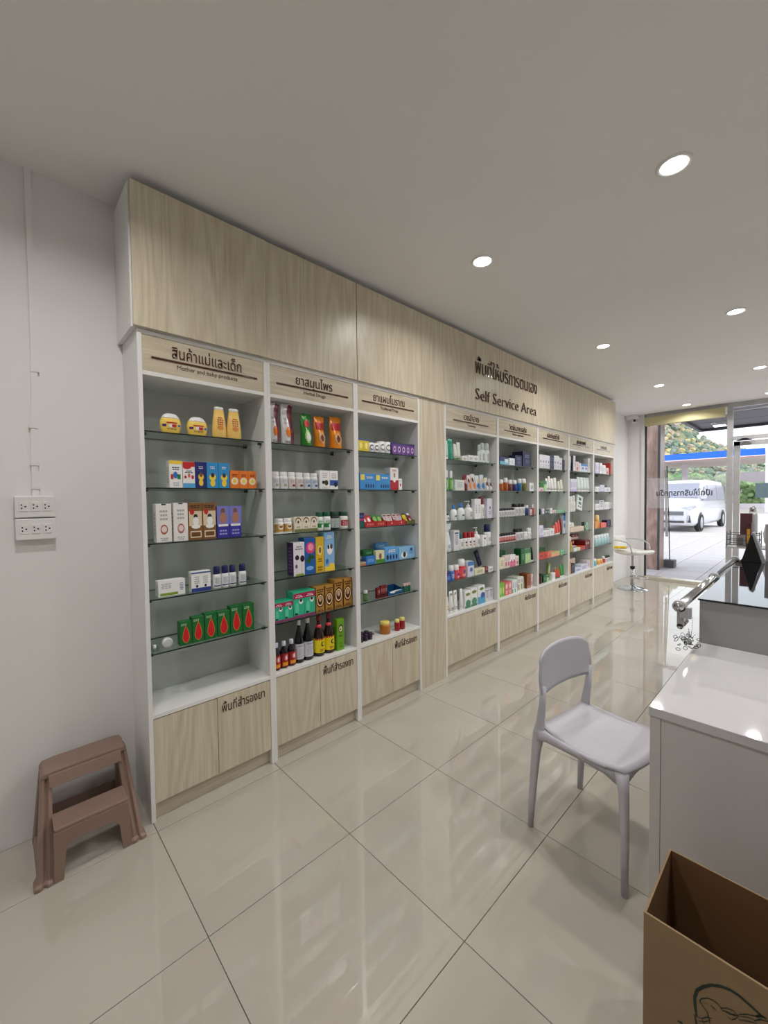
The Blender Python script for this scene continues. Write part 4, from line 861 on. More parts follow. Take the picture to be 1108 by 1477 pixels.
  (6, 5, "carton", 4.05, 4.115, 0.094, 1, "pinkw", "peach carton", 0),
  (6, 5, "carton", 4.161, 4.243, 0.155, 1, "dgreen", "dark green carton", 0.08),
  (6, 5, "carton", 4.249, 4.368, 0.145, 3, "gstripe", "green striped carton", 0),
  (6, 5, "tube", 4.393, 4.444, 0.149, 1, "blackt", "black upright tube", 0),
  (6, 6, "carton", 3.739, 3.833, 0.134, 2, "lime6", "lime green carton", 0),
  (6, 6, "carton", 3.839, 3.972, 0.125, 2, "pinkr", "pink-red carton", 0.09),
  (6, 6, "carton", 3.98, 4.077, 0.127, 2, "wgreen", "white carton with green edge", 0.1),
  (6, 6, "carton", 4.091, 4.21, 0.14, 2, "wcream", "white carton with olive print", 0.12),
  (6, 6, "tube", 4.216, 4.248, 0.125, 1, "greyt", "slim grey tube", 0),
  (6, 6, "carton", 4.284, 4.373, 0.149, 1, "brown6", "brown carton", 0.09),
  (6, 6, "carton", 4.376, 4.42, 0.135, 1, "pinkw", "pink carton", 0),
  (7, 1, "carton", 4.574, 4.826, 0.15, 4, "silverw", "silver-white carton", 0),
  (7, 1, "carton", 4.833, 4.934, 0.16, 2, "navy6", "dark slate carton", 0),
  (7, 1, "carton", 4.939, 5.075, 0.162, 2, "silverw", "white upright carton", 0),
  (7, 1, "carton", 5.079, 5.156, 0.143, 1, "silverw", "short white carton", 0),
  (7, 1, "carton", 5.16, 5.227, 0.123, 1, "navy6", "short slate carton", 0),
  (7, 1, "carton", 5.235, 5.249, 0.178, 1, "talw", "slim white carton", 0),
  (7, 2, "carton", 4.567, 4.672, 0.041, 1, "pinkw", "low pinkish box", 0.05),
  (7, 2, "carton", 4.68, 4.744, 0.114, 1, "gstripe", "pale green carton", 0),
  (7, 2, "tube", 4.749, 4.808, 0.147, 1, "whitet", "white upright tube", 0),
  (7, 2, "tube", 4.812, 4.872, 0.172, 1, "whitet", "tall white upright tube", 0),
  (7, 2, "tube", 4.879, 4.952, 0.15, 1, "whitet", "white upright tube", 0),
  (7, 2, "tube", 4.956, 5.038, 0.16, 1, "whitet", "white upright tube", 0),
  (7, 2, "tube", 5.068, 5.122, 0.122, 1, "wyt", "cream tube", 0),
  (7, 2, "tube", 5.137, 5.204, 0.14, 1, "wyt", "cream tube", 0),
  (7, 3, "jar", 4.573, 4.633, 0.06, 1, "navyj", "navy jar", 0),
  (7, 3, "carton", 4.638, 4.69, 0.059, 1, "talw", "slim white carton", 0),
  (7, 3, "carton", 4.697, 4.819, 0.043, 2, "blackw", "black and white carton", 0),
  (7, 3, "carton", 4.833, 4.894, 0.06, 1, "talw", "white carton", 0),
  (7, 3, "carton", 4.905, 4.986, 0.034, 1, "pinkw", "pinkish low carton", 0),
  (7, 3, "carton", 4.997, 5.249, 0.03, 3, "gmint", "mint green low carton", 0.08),
  (7, 4, "carton", 4.569, 4.666, 0.128, 1, "violetw", "violet-white carton", 0),
  (7, 4, "carton", 4.671, 4.81, 0.067, 2, "talw", "low white carton", 0),
  (7, 4, "carton", 4.819, 4.942, 0.079, 1, "talw", "white carton with grey print", 0),
  (7, 4, "tube", 4.949, 5.005, 0.109, 1, "redwt", "short red and white tube", 0),
  (7, 4, "tube", 5.008, 5.077, 0.142, 1, "redwt", "red and white tube", 0),
  (7, 4, "tube", 5.08, 5.127, 0.163, 1, "redwt", "taller red and white tube", 0),
  (7, 4, "tube", 5.134, 5.181, 0.187, 1, "dredt", "dark red tube", 0),
  (7, 4, "carton", 5.189, 5.249, 0.213, 1, "bluetop", "blue and white carton", 0),
  (7, 4, "carton", 5.253, 5.249, 0.241, 1, "blue2", "blue carton", 0),
  (7, 5, "carton", 4.559, 4.683, 0.068, 1, "redor", "orange-red carton", 0.1),
  (7, 5, "carton", 4.688, 4.762, 0.058, 1, "redor", "orange-red carton", 0.1),
  (7, 5, "carton", 4.769, 4.858, 0.057, 1, "redor2", "salmon red carton", 0.1),
  (7, 5, "carton", 4.865, 5.092, 0.047, 2, "peach", "peach-orange carton", 0.1),
  (7, 5, "carton", 5.119, 5.249, 0.049, 2, "gmint", "green carton", 0),
  (7, 6, "jar", 4.549, 4.588, 0.11, 1, "dredj", "dark red jar", 0),
  (7, 6, "jar", 4.595, 4.652, 0.108, 1, "dredj", "dark red jar", 0),
  (7, 6, "carton", 4.666, 4.741, 0.089, 1, "dgreen", "green carton", 0),
  (7, 6, "carton", 4.748, 4.797, 0.072, 1, "gstripe", "white-green carton", 0),
  (7, 6, "lean", 4.801, 4.876, 0.198, 1, "leang", "leaning green picture box", 0),
  (7, 6, "carton", 4.883, 4.972, 0.08, 2, "talw", "white carton", 0),
  (7, 6, "tube", 4.981, 5.12, 0.132, 3, "redgt", "red tube with green top", 0),
  (7, 6, "tube", 5.131, 5.242, 0.145, 2, "gt", "green tube", 0),
  (8, 1, "lean", 5.393, 5.452, 0.183, 1, "whitec", "leaning white folder", 0),
  (8, 1, "carton", 5.456, 5.486, 0.19, 1, "navy6", "slim navy carton", 0),
  (8, 1, "carton", 5.49, 5.551, 0.195, 1, "talw", "slim white carton", 0),
  (8, 1, "carton", 5.564, 5.661, 0.125, 1, "pinkw", "pinkish carton", 0),
  (8, 1, "carton", 5.67, 5.724, 0.112, 1, "talw", "small white carton", 0),
  (8, 1, "carton", 5.728, 5.948, 0.11, 2, "bluetop", "blue and white carton", 0.1),
  (8, 1, "carton", 5.968, 6.049, 0.192, 1, "talw", "tall white carton", 0),
  (8, 2, "carton", 5.403, 5.591, 0.159, 3, "violetw", "white upright carton, violet edge", 0),
  (8, 2, "tube", 5.635, 6.049, 0.189, 4, "clrw", "translucent white tube", 0),
  (8, 3, "roll", 5.416, 5.497, 0.192, 1, "wht", "rounded white bottle", 0),
  (8, 3, "roll", 5.501, 5.579, 0.203, 1, "wht", "rounded white bottle", 0),
  (8, 3, "lean", 5.623, 5.843, 0.185, 1, "leanw", "leaning white and green card", 0),
  (8, 4, "carton", 5.396, 5.833, 0.057, 1, "beige", "wide beige box", 0.14),
  (8, 4, "carton", 5.844, 5.896, 0.107, 1, "blackw", "small black and white carton", 0),
  (8, 4, "carton", 5.904, 5.978, 0.099, 1, "gmint", "small green carton", 0),
  (8, 5, "lotion", 5.406, 5.469, 0.196, 1, "cone", "white cone-topped bottle", 0),
  (8, 5, "carton", 5.508, 5.599, 0.067, 1, "worr", "white and orange carton", 0),
  (8, 5, "carton", 5.608, 5.716, 0.039, 1, "creamy", "small cream carton", 0),
  (8, 5, "carton", 5.73, 5.87, 0.045, 1, "redor", "small orange-red carton", 0),
  (8, 5, "carton", 5.879, 6.049, 0.107, 1, "maroonb", "maroon carton under the pile", 0.14),
  (8, 6, "carton", 5.382, 5.424, 0.153, 1, "gold8", "tall gold carton", 0),
  (8, 6, "carton", 5.432, 5.539, 0.122, 1, "navy6", "navy carton", 0),
  (8, 6, "carton", 5.548, 5.731, 0.046, 1, "bluew8", "flat blue and white carton", 0.1),
  (8, 6, "carton", 5.741, 5.934, 0.071, 1, "bluew8", "blue and white carton", 0.1),
  (8, 6, "carton", 5.943, 6.049, 0.108, 1, "pinkw8", "pale pinkish carton", 0.1),
  (9, 1, "carton", 6.228, 6.364, 0.152, 2, "violetw", "white carton", 0),
  (9, 1, "carton", 6.391, 6.5, 0.151, 1, "talw", "white carton", 0),
  (9, 1, "carton", 6.511, 6.634, 0.128, 2, "talw", "shorter white carton", 0),
  (9, 1, "carton", 6.652, 6.762, 0.094, 1, "pinkw", "low pinkish carton", 0),
  (9, 1, "carton", 6.797, 6.859, 0.166, 1, "red9", "red upright carton", 0.12),
  (9, 2, "carton", 6.23, 6.394, 0.072, 2, "talw", "low white carton", 0),
  (9, 2, "carton", 6.415, 6.586, 0.097, 2, "violetw", "white carton", 0),
  (9, 2, "carton", 6.598, 6.836, 0.066, 1, "talw", "wide low white carton", 0.08),
  (9, 2, "carton", 6.848, 6.859, 0.079, 1, "greyw", "grey-white carton", 0),
  (9, 3, "carton", 6.232, 6.383, 0.083, 2, "talw", "low white carton", 0),
  (9, 3, "carton", 6.391, 6.567, 0.134, 1, "greyw", "taller printed white carton", 0),
  (9, 3, "carton", 6.589, 6.798, 0.105, 2, "talw", "white carton", 0),
  (9, 3, "carton", 6.815, 6.859, 0.096, 1, "violetw", "white carton", 0),
  (9, 4, "carton", 6.237, 6.329, 0.091, 1, "orange9", "orange carton", 0),
  (9, 4, "roll", 6.335, 6.437, 0.18, 1, "oran", "orange bottle", 0),
  (9, 4, "carton", 6.453, 6.678, 0.064, 2, "redor2", "red-orange carton", 0),
  (9, 4, "carton", 6.707, 6.859, 0.093, 1, "navy6", "black carton with blue print", 0),
  (9, 5, "roll", 6.258, 6.846, 0.144, 5, "clrb", "clear aqua bottle", 0),
  (9, 6, "roll", 6.24, 6.319, 0.096, 1, "aqb", "aqua bottle", 0),
  (9, 6, "roll", 6.367, 6.47, 0.071, 1, "oran", "orange bottle", 0),
  (9, 6, "roll", 6.481, 6.581, 0.064, 1, "oran", "orange bottle", 0),
  (9, 6, "roll", 6.587, 6.661, 0.093, 1, "redb", "red bottle, white cap", 0),
  (9, 6, "vial", 6.69, 6.859, 0.083, 3, "blk", "white vial, black cap", 0),
]

BAYN = {1: 'mother-and-baby bay', 2: 'herbal bay', 3: 'traditional bay', 5: 'first bay past filler panel', 6: 'second bay past filler panel', 7: 'third bay past filler panel', 8: 'fourth bay past filler panel', 9: 'street-end bay'}
SHN = {1: 'top shelf', 2: 'second shelf', 3: 'third shelf', 4: 'fourth shelf', 5: 'fifth shelf', 6: 'bottom board'}
ORD = ['first', 'second', 'third', 'fourth', 'fifth', 'sixth', 'seventh', 'eighth', 'ninth', 'tenth']
def num(n): return ORD[n]
tot = {}
for it in ITEMS: tot[(it[0], it[1], it[8])] = tot.get((it[0], it[1], it[8]), 0) + it[6]
seen = {}
def place(b, s, kind, cx, w, h, d, des, desc, y0=.035, z=None, rx=0, ry=0):
    o = product(kind, w, h, d, des, b > 3)
    z = (ZB if s == 6 else SH[s - 1]) + .0004 if z is None else z
    o.location = (cx, y0 + d / 2, z); o.rotation_euler = (rx, ry, 0)
    k = (b, s, desc); n = tot.get(k, 1); i = seen.get(k, 0); seen[k] = i + 1
    lab = desc + (f', {ORD[i]} toward street' if n > 1 else '') + f', {SHN[s]}, {BAYN[b]}'
    tag(o, lab, NAME[kind][1], f'{desc} on the {SHN[s]} of the {BAYN[b]}' if n > 1 else None)
    return o
for (b, s, kind, x0, x1, h, n, des, desc, dep) in ITEMS:
    w = (x1 - x0) / n
    for i in range(n):
        cx = x0 + w * (i + .5); ww = w - .0012
        if b >= 6 and n == 1 and kind not in ('carton', 'lean'): ww *= .92
        if kind in ('carton', 'lean'): d = dep or min(.075, max(.02, ww * .75))
        elif kind in PROF: d = ww * PROF[kind][3]
        elif kind == 'tube': d = min(ww, .04)
        elif kind == 'pouch': d = min(.06, ww * .84)
        elif kind == 'tray': d = .1
        elif kind == 'cups': d = .08
        elif kind == 'disc': d = .022
        else: d = ww
        y0 = .035 if kind != 'disc' else .06
        if kind == 'lean':
            d = .02; place(b, s, kind, cx - h * .1, ww * .8, h, .02, des, desc, .05, (ZB if s == 6 else SH[s - 1]) + .001 + ww * .4 * math.sin(R(12)), 0, R(12)); continue
        place(b, s, kind, cx, ww, h, d, des, desc, y0)
        if kind == 'tray':
            kinds = {'redtray': ('sach_r', 'sach_g'), 'redtray2': ('sach_w', 'sach_w'), 'olivetray': ('sach_y', 'sach_k'), 'bluetray': ('sach_w',)}[des]
            if des == 'bluetray': continue
            q = kinds[i % len(kinds)]; m = 2 if ww > .06 else 1
            nmx = {'sach_r': 'red sachet', 'sach_g': 'green sachet', 'sach_w': 'pale sachet', 'sach_y': 'yellow sachet', 'sach_k': 'dark red sachet'}[q]
            for j in range(m):
                sw = (ww - .012) / m
                dd = f'{nmx} standing in a tray'
                tot[(b, s, dd)] = 4 if q == 'sach_w' else m
                place(b, s, 'sachet', cx + (j - (m - 1) / 2) * sw, sw - .003, .085, .006, q, dd, .05, SH[s - 1] + .0045, R(-32))
# extra packs: stacked or standing behind
def extra(kind, x, y, z, w, h, d, des, name_lab, rx=0, rz=0, ry=0, b=1):
    o = product(kind, w, h, d, des, False); o.location = (x, y, z); o.rotation_euler = (rx, ry, rz); tag(o, name_lab, NAME[kind][1]); return o
extra('carton', 2.10, .09, SH[3] + .055, .10, .04, .06, 'dgreen', 'green box lying on the low blue carton, traditional bay')
extra('carton', 2.335, .20, SH[3] + .0005, .12, .115, .03, 'bluew2', 'blue carton standing behind the dispenser carton, traditional bay')
extra('carton', 5.93, .12, SH[4] + .109, .22, .03, .16, 'beige', 'flat pinkish box on the maroon carton, fourth bay past filler panel') if False else None
extra('carton', 5.765, .19, SH[4] + .0005, .20, .13, .06, 'maroonb', 'wide maroon carton standing behind the small orange-red one')
extra('carton', 5.79, .18, SH[4] + .131, .23, .028, .09, 'beige', 'flat beige box topping the wide maroon carton')
extra('carton', 5.80, .18, SH[4] + .160, .22, .03, .09, 'maroonb', 'flat maroon box on the flat beige box')
extra('carton', 5.70, .17, ZB + .0005, .26, .15, .05, 'beige', 'brown-beige open box standing at the back of the bottom board')
extra('jar', 5.48, .1, SH[3] + .058, .08, .07, .08, 'wht', 'white rounded pot standing on the wide beige box')
extra('jar', 5.60, .11, SH[3] + .058, .07, .055, .07, 'wht', 'smaller white pot on the wide beige box')
extra('carton', 4.61, .09, SH[1] + .042, .07, .055, .06, 'dgreen', 'dark green carton on the low pinkish box')
extra('carton', 6.70, .09, SH[1] + .0672, .13, .03, .06, 'navy6', 'black pack lying on the wide low white carton')
extra('carton', 3.98, .17, SH[4] + .0005, .1, .15, .06, 'dgreen', 'dark green carton standing behind the pink and white row')
extra('carton', 3.57, .14, SH[4] + .0474, .05, .15, .012, 'navy6', 'tall dark card leaning up behind the small white box', R(-10), 0, R(-14))
extra('carton', 4.9, .19, SH[4] + .0005, .16, .09, .06, 'dgreen', 'dark green carton behind the salmon red ones') if True else None
# mother-and-baby: flat white tray under the gold jars
tag(box('card_tray', 1.39, 1.51, .028, .10, SH[2] + .0002, SH[2] + .0004, pmat(W_), None), 'thin white card under the small gold-label jars', 'card')

# ---------------------------------------------------------------- sockets and conduit on the wall
so = tag(empty('socket_block', (.381, YW, 1.39)), 'white double socket block with six outlets on the wall above the step stool', 'socket')
for zz in (.048, -.047):
    pb = MB().box(-.066, .066, -.034, 0, zz - .046, zz + .044, M_WHITE).obj('socket_plate', so, None, True, .003)
    for kx in (-.038, 0, .038):
        MB().box(kx - .014, kx + .014, -.0365, -.034, zz - .02, zz + .02, M_WHITE).obj('socket_face', so, None, False, .001)
        h = MB()
        for dx, dz, a, b in ((-.006, .007, .0022, .003), (-.006, -.007, .0022, .003), (.006, 0, .0028, .0028)):
            h.box(kx + dx - a, kx + dx + a, -.0372, -.0366, zz + dz - b, zz + dz + b, M_BLACK)
        hh = h.obj('pin_hole', so, None, False); hh['kind'] = 'stuff'
cd = tag(empty('cable_conduit', (.39, YW, 1.5)), 'white cable duct running down the wall to the sockets', 'conduit')
pts = [(.398, ZC), (.398, 2.2), (.393, 1.9), (.386, 1.7), (.384, 1.482)]
mb = MB()
for i, (x, z) in enumerate(pts):
    pass
rg = [[(x - .39 + dx, dy, z - 1.5) for dx, dy in ((-.011, 0), (-.011, -.013), (.011, -.013), (.011, 0))] for x, z in pts]
mb.loft(rg, M_WALL, False); mb.obj('duct', cd)
for z in (2.02, 1.78, 1.62, 1.52): MB().box(-.015, .015, -.016, 0, z - .007 - 1.5, z + .007 - 1.5, M_WHITE).obj('duct_clip', cd, ((.398 if z > 1.9 else .386) - .39, 0, 0))

# ---------------------------------------------------------------- brown step stool
M_BRN = noisy('brown_plastic', (134, 110, 99), (140, 116, 104), 6, .42)
ss = tag(empty('step_stool', (.505, .09, 0)), 'brown plastic two-step stool against the wall beside the cabinets', 'stool')
def P(x, y, z): return (x - .505, y - .09, z)
# side walls: leaning trapezoids with a window
for s in (-1, 1):
    def sx(z, o=0): return s * ((.175 - .030 * z / .35) + o)
    mb = MB()
    outer = [(-.055, 0), (.105, .35), (.20, .35), (.262, 0)]
    inner = [(.075, .05), (.115, .29), (.175, .29), (.2, .05)]
    def ring(pts, o): return [(sx(z, o), y - .09, z) for y, z in pts]
    a, b, c, d_ = ring(outer, .0), ring(inner, .0), ring(outer, -.012), ring(inner, -.012)
    v = a + b + c + d_
    f = []
    for i in range(4):
        j = (i + 1) % 4
        f += [(i, j, 4 + j, 4 + i), (8 + i, 8 + j, 12 + j, 12 + i), (i, j, 8 + j, 8 + i), (4 + i, 4 + j, 12 + j, 12 + i)]
    mb.add(v, f, M_BRN)
    mb.obj('side_frame', ss, None, True, .003)
    # front leg column, broad and ribbed, flared at the foot
    rings = []
    for z, yf, wd in ((0, -.06, .062), (.012, -.058, .058), (.02, -.048, .05), (.2, .035, .042), (.35, .1, .036)):
        xo = sx(z, .012 if z < .015 else .003); xi = xo - s * wd
        rings.append([(xo, yf + .05 - .09, z), (xo, yf - .09, z), (xo - s * wd * .3, yf - .006 - .09, z), (xo - s * wd * .5, yf + .004 - .09, z), (xo - s * wd * .7, yf - .006 - .09, z), (xi, yf - .09, z), (xi, yf + .05 - .09, z)])
    MB().loft(rings, M_BRN, False).obj('leg', ss, None, True, .002)
    rings = []
    for z, yb, wd in ((0, .266, .05), (.02, .258, .045), (.35, .205, .03)):
        xo = sx(z, .002); xi = xo - s * wd
        rings.append([(xo, yb - .03 - .09, z), (xo, yb - .09, z), (xi, yb - .09, z), (xi, yb - .03 - .09, z)])
    MB().loft(rings, M_BRN, False).obj('leg', ss, None, True, .002)
MB().prism([(-.128 - .012, .358), (-.10, .362), (.10, .362), (.14, .358), (.15, .335), (-.15, .335)], .085 - .09, .213 - .09, M_BRN).obj('top_platform', ss, None, True, .005)
MB().prism([(.078 - .09, .35), (.086 - .09, .35), (.072 - .09, .305), (.064 - .09, .305)], -.125, .125, M_BRN, 'x').obj('top_apron', ss, None, True, .002)
MB().prism([(-.118, .19), (.118, .19), (.124, .206), (-.124, .206)], -.06 - .09, .052 - .09, M_BRN).obj('step_platform', ss, None, True, .005)
# arch below the step
arch = [(-.128, 0), (-.124, .192), (.124, .192), (.128, 0), (.098, 0), (.088, .11), (.07, .135), (-.07, .135), (-.088, .11), (-.098, 0)]
MB().prism(arch, -.062 - .09, -.052 - .09, M_BRN).obj('front_arch', ss, None, True, .002)
MB().prism([(-.135, .02), (-.13, .135), (.13, .135), (.135, .02), (.1, .02), (.09, .07), (-.09, .07), (-.1, .02)], .235 - .09, .241 - .09, M_BRN).obj('rear_arch', ss)

# ---------------------------------------------------------------- grey chair
M_CH = noisy('grey_polypropylene', (186, 185, 193), (192, 191, 199), 5, .38)
ch = tag(empty('plastic_chair', (2.10, -1.414, 0), R(171.3)), 'pale grey one-piece plastic chair with curved backrest beside the counter', 'chair')
# seat shell
rings = []
n = 14
for j in range(n + 1):
    t = j / n; y = -.175 + .385 * t; hw = .165 + .045 * min(1, t * 1.6); 
    if t > .9: hw -= .02 * ((t - .9) / .1) ** 2
    zc = .448 - .014 * math.sin(math.pi * min(1, t * 1.1)) + .012 * (t > .8) * (t - .8) * 5 * .6 - (.012 if t == 1 else 0)
    row = []
    for i in range(13):
        u = -1 + 2 * i / 12; row.append((hw * u, y - .02 * u * u * (1 if t > .8 else 0), zc + .010 * u * u * (1 - .4 * t)))
    rings.append(row)
mb = MB(); v = [p for r in rings for p in r]; k = len(v)
v2 = v + [(p[0] * .985, p[1], p[2] - .012) for p in v]
f = []
for j in range(n):
    for i in range(12):
        a = j * 13 + i; f.append((a, a + 1, a + 14, a + 13)); f.append((k + a, k + a + 13, k + a + 14, k + a + 1))
for j in range(n):
    a = j * 13; f.append((a, a + 13, k + a + 13, k + a)); a = j * 13 + 12; f.append((a, k + a, k + a + 13, a + 13))
for i in range(12):
    f.append((i, k + i, k + i + 1, i + 1)); a = n * 13 + i; f.append((a, a + 1, k + a + 1, k + a))
mb.add(v2, f, M_CH, True); mb.obj('seat', ch)
# back panel: curved plate with rounded top corners
mb = MB(); NI, NJ = 18, 12; v = []
for side in (0, 1):
    for j in range(NJ + 1):
        t = j / NJ
        for i in range(NI + 1):
            u = -1 + 2 * i / NI
            hw = .192 + .012 * math.sin(math.pi * min(1, t * 1.2))
            top = .797 - .022 * u * u - .028 * u ** 8; bot = .600 + .006 * (1 - u * u)
            z = bot + (top - bot) * t
            y = -.160 + .020 * u * u - .012 * t
            v.append((hw * u, y + (.0 if side == 0 else -.008), z))
K2 = (NI + 1) * (NJ + 1); f = []
for j in range(NJ):
    for i in range(NI):
        a = j * (NI + 1) + i; f.append((a, a + 1, a + NI + 2, a + NI + 1)); f.append((K2 + a, K2 + a + NI + 1, K2 + a + NI + 2, K2 + a + 1))
for j in range(NJ):
    a = j * (NI + 1); f.append((a, a + NI + 1, K2 + a + NI + 1, K2 + a)); a += NI; f.append((a, K2 + a, K2 + a + NI + 1, a + NI + 1))
for i in range(NI):
    f.append((i, K2 + i, K2 + i + 1, i + 1)); a = NJ * (NI + 1) + i; f.append((a, a + 1, K2 + a + 1, K2 + a))
mb.add(v, f, M_CH, True); bk = mb.obj('backrest', ch)
MB().lathe([(.0, 0), (.005, 0), (.004, .002), (0, .002)], M_DARK, 10, (.0, -.181, .715), 1, True, 'y').obj('moulding_plug', bk)
for s in (-1, 1):
    def sec(p, a, b):
        return [(p[0] + a * math.cos(q * math.pi / 5), p[1] + b * math.sin(q * math.pi / 5), p[2]) for q in range(10)]
    # rear upright, from the foot up past the seat to the back panel
    MB().loft([sec((s * .2, -.197, 0), .011, .013), sec((s * .196, -.19, .15), .013, .016), sec((s * .188, -.178, .34), .016, .021), sec((s * .184, -.168, .42), .018, .026), sec((s * .182, -.160, .47), .014, .02), sec((s * .184, -.15, .55), .010, .016), sec((s * .186, -.142, .64), .006, .014)], M_CH).obj('leg', ch)
    MB().loft([sec((s * .2, .197, 0), .011, .012), sec((s * .199, .196, .2), .014, .014), sec((s * .197, .19, .38), .017, .018), sec((s * .188, .176, .441), .021, .027)], M_CH).obj('leg', ch)
    MB().loft([[(s * .192 + dx, y, z + dz) for dx, dz in ((-.009, -h_), (.009, -h_), (.010, .004), (-.009, .004))] for y, z, h_ in ((-.175, .445, .05), (-.12, .442, .03), (0, .438, .022), (.12, .44, .028), (.185, .44, .05))], M_CH, True).obj('side_rail', ch)
MB().loft([[(x, .18 + dy, .436 + dz) for dy, dz in ((-.008, -h_), (.010, -h_), (.012, .006), (-.008, .006))] for x, h_ in ((-.195, .045), (-.1, .024), (0, .02), (.1, .024), (.195, .045))], M_CH, True).obj('front_rail', ch)

# ---------------------------------------------------------------- service desk and raised counter
M_DESK = noisy('white_gloss_board', (196, 195, 199), (200, 199, 203), 3, .05, 0, 1.0)
M_DSIDE = noisy('white_board', (196, 193, 192), (200, 197, 196), 3, .25)
dk = tag(empty('service_desk', (2.24, -2.4, 0)), 'low white gloss desk in front of the raised counter', 'desk')
YL = -1.665
box('desktop', 1.815, 2.665, -3.3, YL + .003, .722, .752, M_DESK, dk, .002)
box('side_panel', 1.82, 2.662, YL - .03, YL, 0, .7215, M_DSIDE, dk, .001)
box('front_stile', 1.82, 1.85, -3.3, YL - .0305, 0, .7215, M_DSIDE, dk) if False else None
box('front_panel', 1.823, 1.841, -3.3, YL - .0302, 0, .7215, M_DSIDE, dk, .001)
rc = tag(empty('raised_counter', (3.5, -2.4, 0)), 'raised grey-white counter with a black glass top behind the low desk', 'counter')
box('counter_body', 2.668, 4.40, -3.3, YL, 0, .952, noisy('counter_board', (150, 149, 149), (154, 153, 153), 3, .3), rc, .001)
box('glass_top', 2.662, 4.41, -3.3, YL + .006, .953, .961, mat('black_glass', (14, 15, 17), .02, 0, .9), rc, .001)
# rail along the aisle side of the counter
rl = tag(empty('counter_rail', (3.4, -1.62, .93)), 'steel tube rail on brackets along the aisle edge of the counter', 'rail')
MB().tube([(-.93, 0, .02), (1.0, 0, .02)], .019, M_CHROME, 16).obj('rail_tube', rl)
for x in (-.91, .02, .98):
    MB().lathe([(.027, -.012), (.027, .012)], M_ALU, 18, (x, 0, .02), 1, True, 'x').box(x - .012, x + .012, -.044, 0, -.03, .02, M_ALU).obj('rail_bracket', rl, None, True, .002)
MB().tube([(-.9, 0, -.075), (-.78, 0, -.075)], .013, M_CHROME, 12).box(-.9, -.885, -.012, .012, -.075, .02, M_ALU).obj('lower_stub', rl)
# keychain tangle
kc = tag(empty('keychain_bundle', (2.475, -1.655, .80)), 'tangled bundle of metal keychains hanging from the rail end', 'keychain')
mb = MB(); rk = random.Random(4)
for i in range(34):
    c = Vector((rk.gauss(0, .022), rk.gauss(0, .022), rk.gauss(-.005, .018))); a = rk.uniform(0, 6.28); b = rk.uniform(0, 6.28); r = rk.uniform(.006, .012)
    e1 = Vector((math.cos(a), math.sin(a), 0)); e2 = Vector((math.sin(a) * math.sin(b), -math.cos(a) * math.sin(b), math.cos(b)))
    mb.tube([c + (e1 * math.cos(q * .785) + e2 * math.sin(q * .785)) * r for q in range(8)], .0013, M_DARK if i % 3 else M_CHROME, 5, True)
mb.obj('ring_tangle', kc)['kind'] = 'stuff'
mb = MB()
for i in range(26):
    t = i / 25; x = .01 + .09 * t; z = .055 - .06 * math.sin(math.pi * t) + .03 * t
    mb.lathe([(0, -.0024), (.0024, 0), (0, .0024)], M_DARK, 6, (x, -.0, z))
mb.obj('bead_chain', kc)['kind'] = 'stuff'
MB().tube([(0, 0, .012), (0, .0, .045)], .0015, M_CHROME, 6).obj('hanger_wire', kc)

# things at the far end of the counter
ZT = .9612
af = tag(empty('tent_card', (4.25, -1.725, ZT)), 'black triangular tent card standing at the far end of the counter', 'card')
af.rotation_euler = (0, 0, R(92))
MB().prism([(-.055, 0), (.055, 0), (.004, .20), (-.004, .20)], -.06, .06, M_BLACK).obj('card_body', af, None, True, .002)
MB().prism([(-.075, 0), (-.058, 0), (-.001, .212), (-.014, .215)], -.062, .062, mat('grey_card', (150, 152, 156), .4)).obj('grey_leaf', af)
tag(MB().lathe([(.03, 0), (.036, .01), (.036, .07), (.02, .085)], mat('grey_bottle', (96, 98, 100), .3), 16).obj('small_pot', None, (4.34, -1.655 - .04, ZT)), 'small dark grey pot behind the tent card', 'pot') if False else None
pb = tag(empty('paper_bag', (4.35, -1.845, ZT), R(90)), 'tall pale grey paper bag with dark print, beside the tent card', 'bag')
MB().prism([(-.05, 0), (.05, 0), (.054, .27), (-.058, .28)], -.025, .025, mat('grey_paper', (170, 170, 172), .6)).obj('bag_body', pb)
MB().box(-.03, .03, -.0262, -.0252, .14, .2, M_DARK).obj('printed_label', pb, None, False)
tm = tag(empty('card_terminal', (4.22, -1.97, ZT), R(-80)), 'black payment terminal on the counter near the picture edge', 'terminal')
MB().prism([(-.05, 0), (.05, 0), (.05, .03), (-.05, .11)], -.04, .04, M_BLACK, 'x').obj('terminal_case', tm, None, True, .004)
MB().prism([(.04, .036), (-.04, .1), (-.038, .103), (.042, .039)], -.03, .03, mat('screen_glass', (40, 44, 50), .1), 'x').obj('screen', tm)
mg = tag(empty('round_clock', (4.36, -1.84, ZT + .27)), 'x', 'clock') if False else None
# display stand beyond the counter
ds = tag(empty('display_stand', (5.05, -1.85, 0)), 'slim grey display stand beyond the counter holding boxes', 'stand')
MB().box(-.14, .14, -.25, .35, .985, .995, M_ALU).obj('stand_plate', ds, None, False)
MB().tube([(0, 0, .02), (0, 0, .985)], .02, M_ALU, 12).obj('stand_pole', ds)
MB().lathe([(.16, 0), (.16, .012), (.03, .02)], M_ALU, 24).obj('stand_base', ds)
wr = tag(empty('wire_rack', (5.02, -1.6, .9955)), 'grey wire rack at the window end of the display stand', 'rack')
mb = MB()
for z in (.02, .06, .11): mb.tube([(-.1, .09, z), (.1, .09, z), (.1, -.12, z), (-.1, -.12, z)], .003, M_DARK, 6, True)
for x, y in ((-.1, .09), (.1, .09), (.1, -.12), (-.1, -.12)): mb.tube([(x, y, 0), (x, y, .135)], .003, M_DARK, 6)
mb.obj('wire_frame', wr)
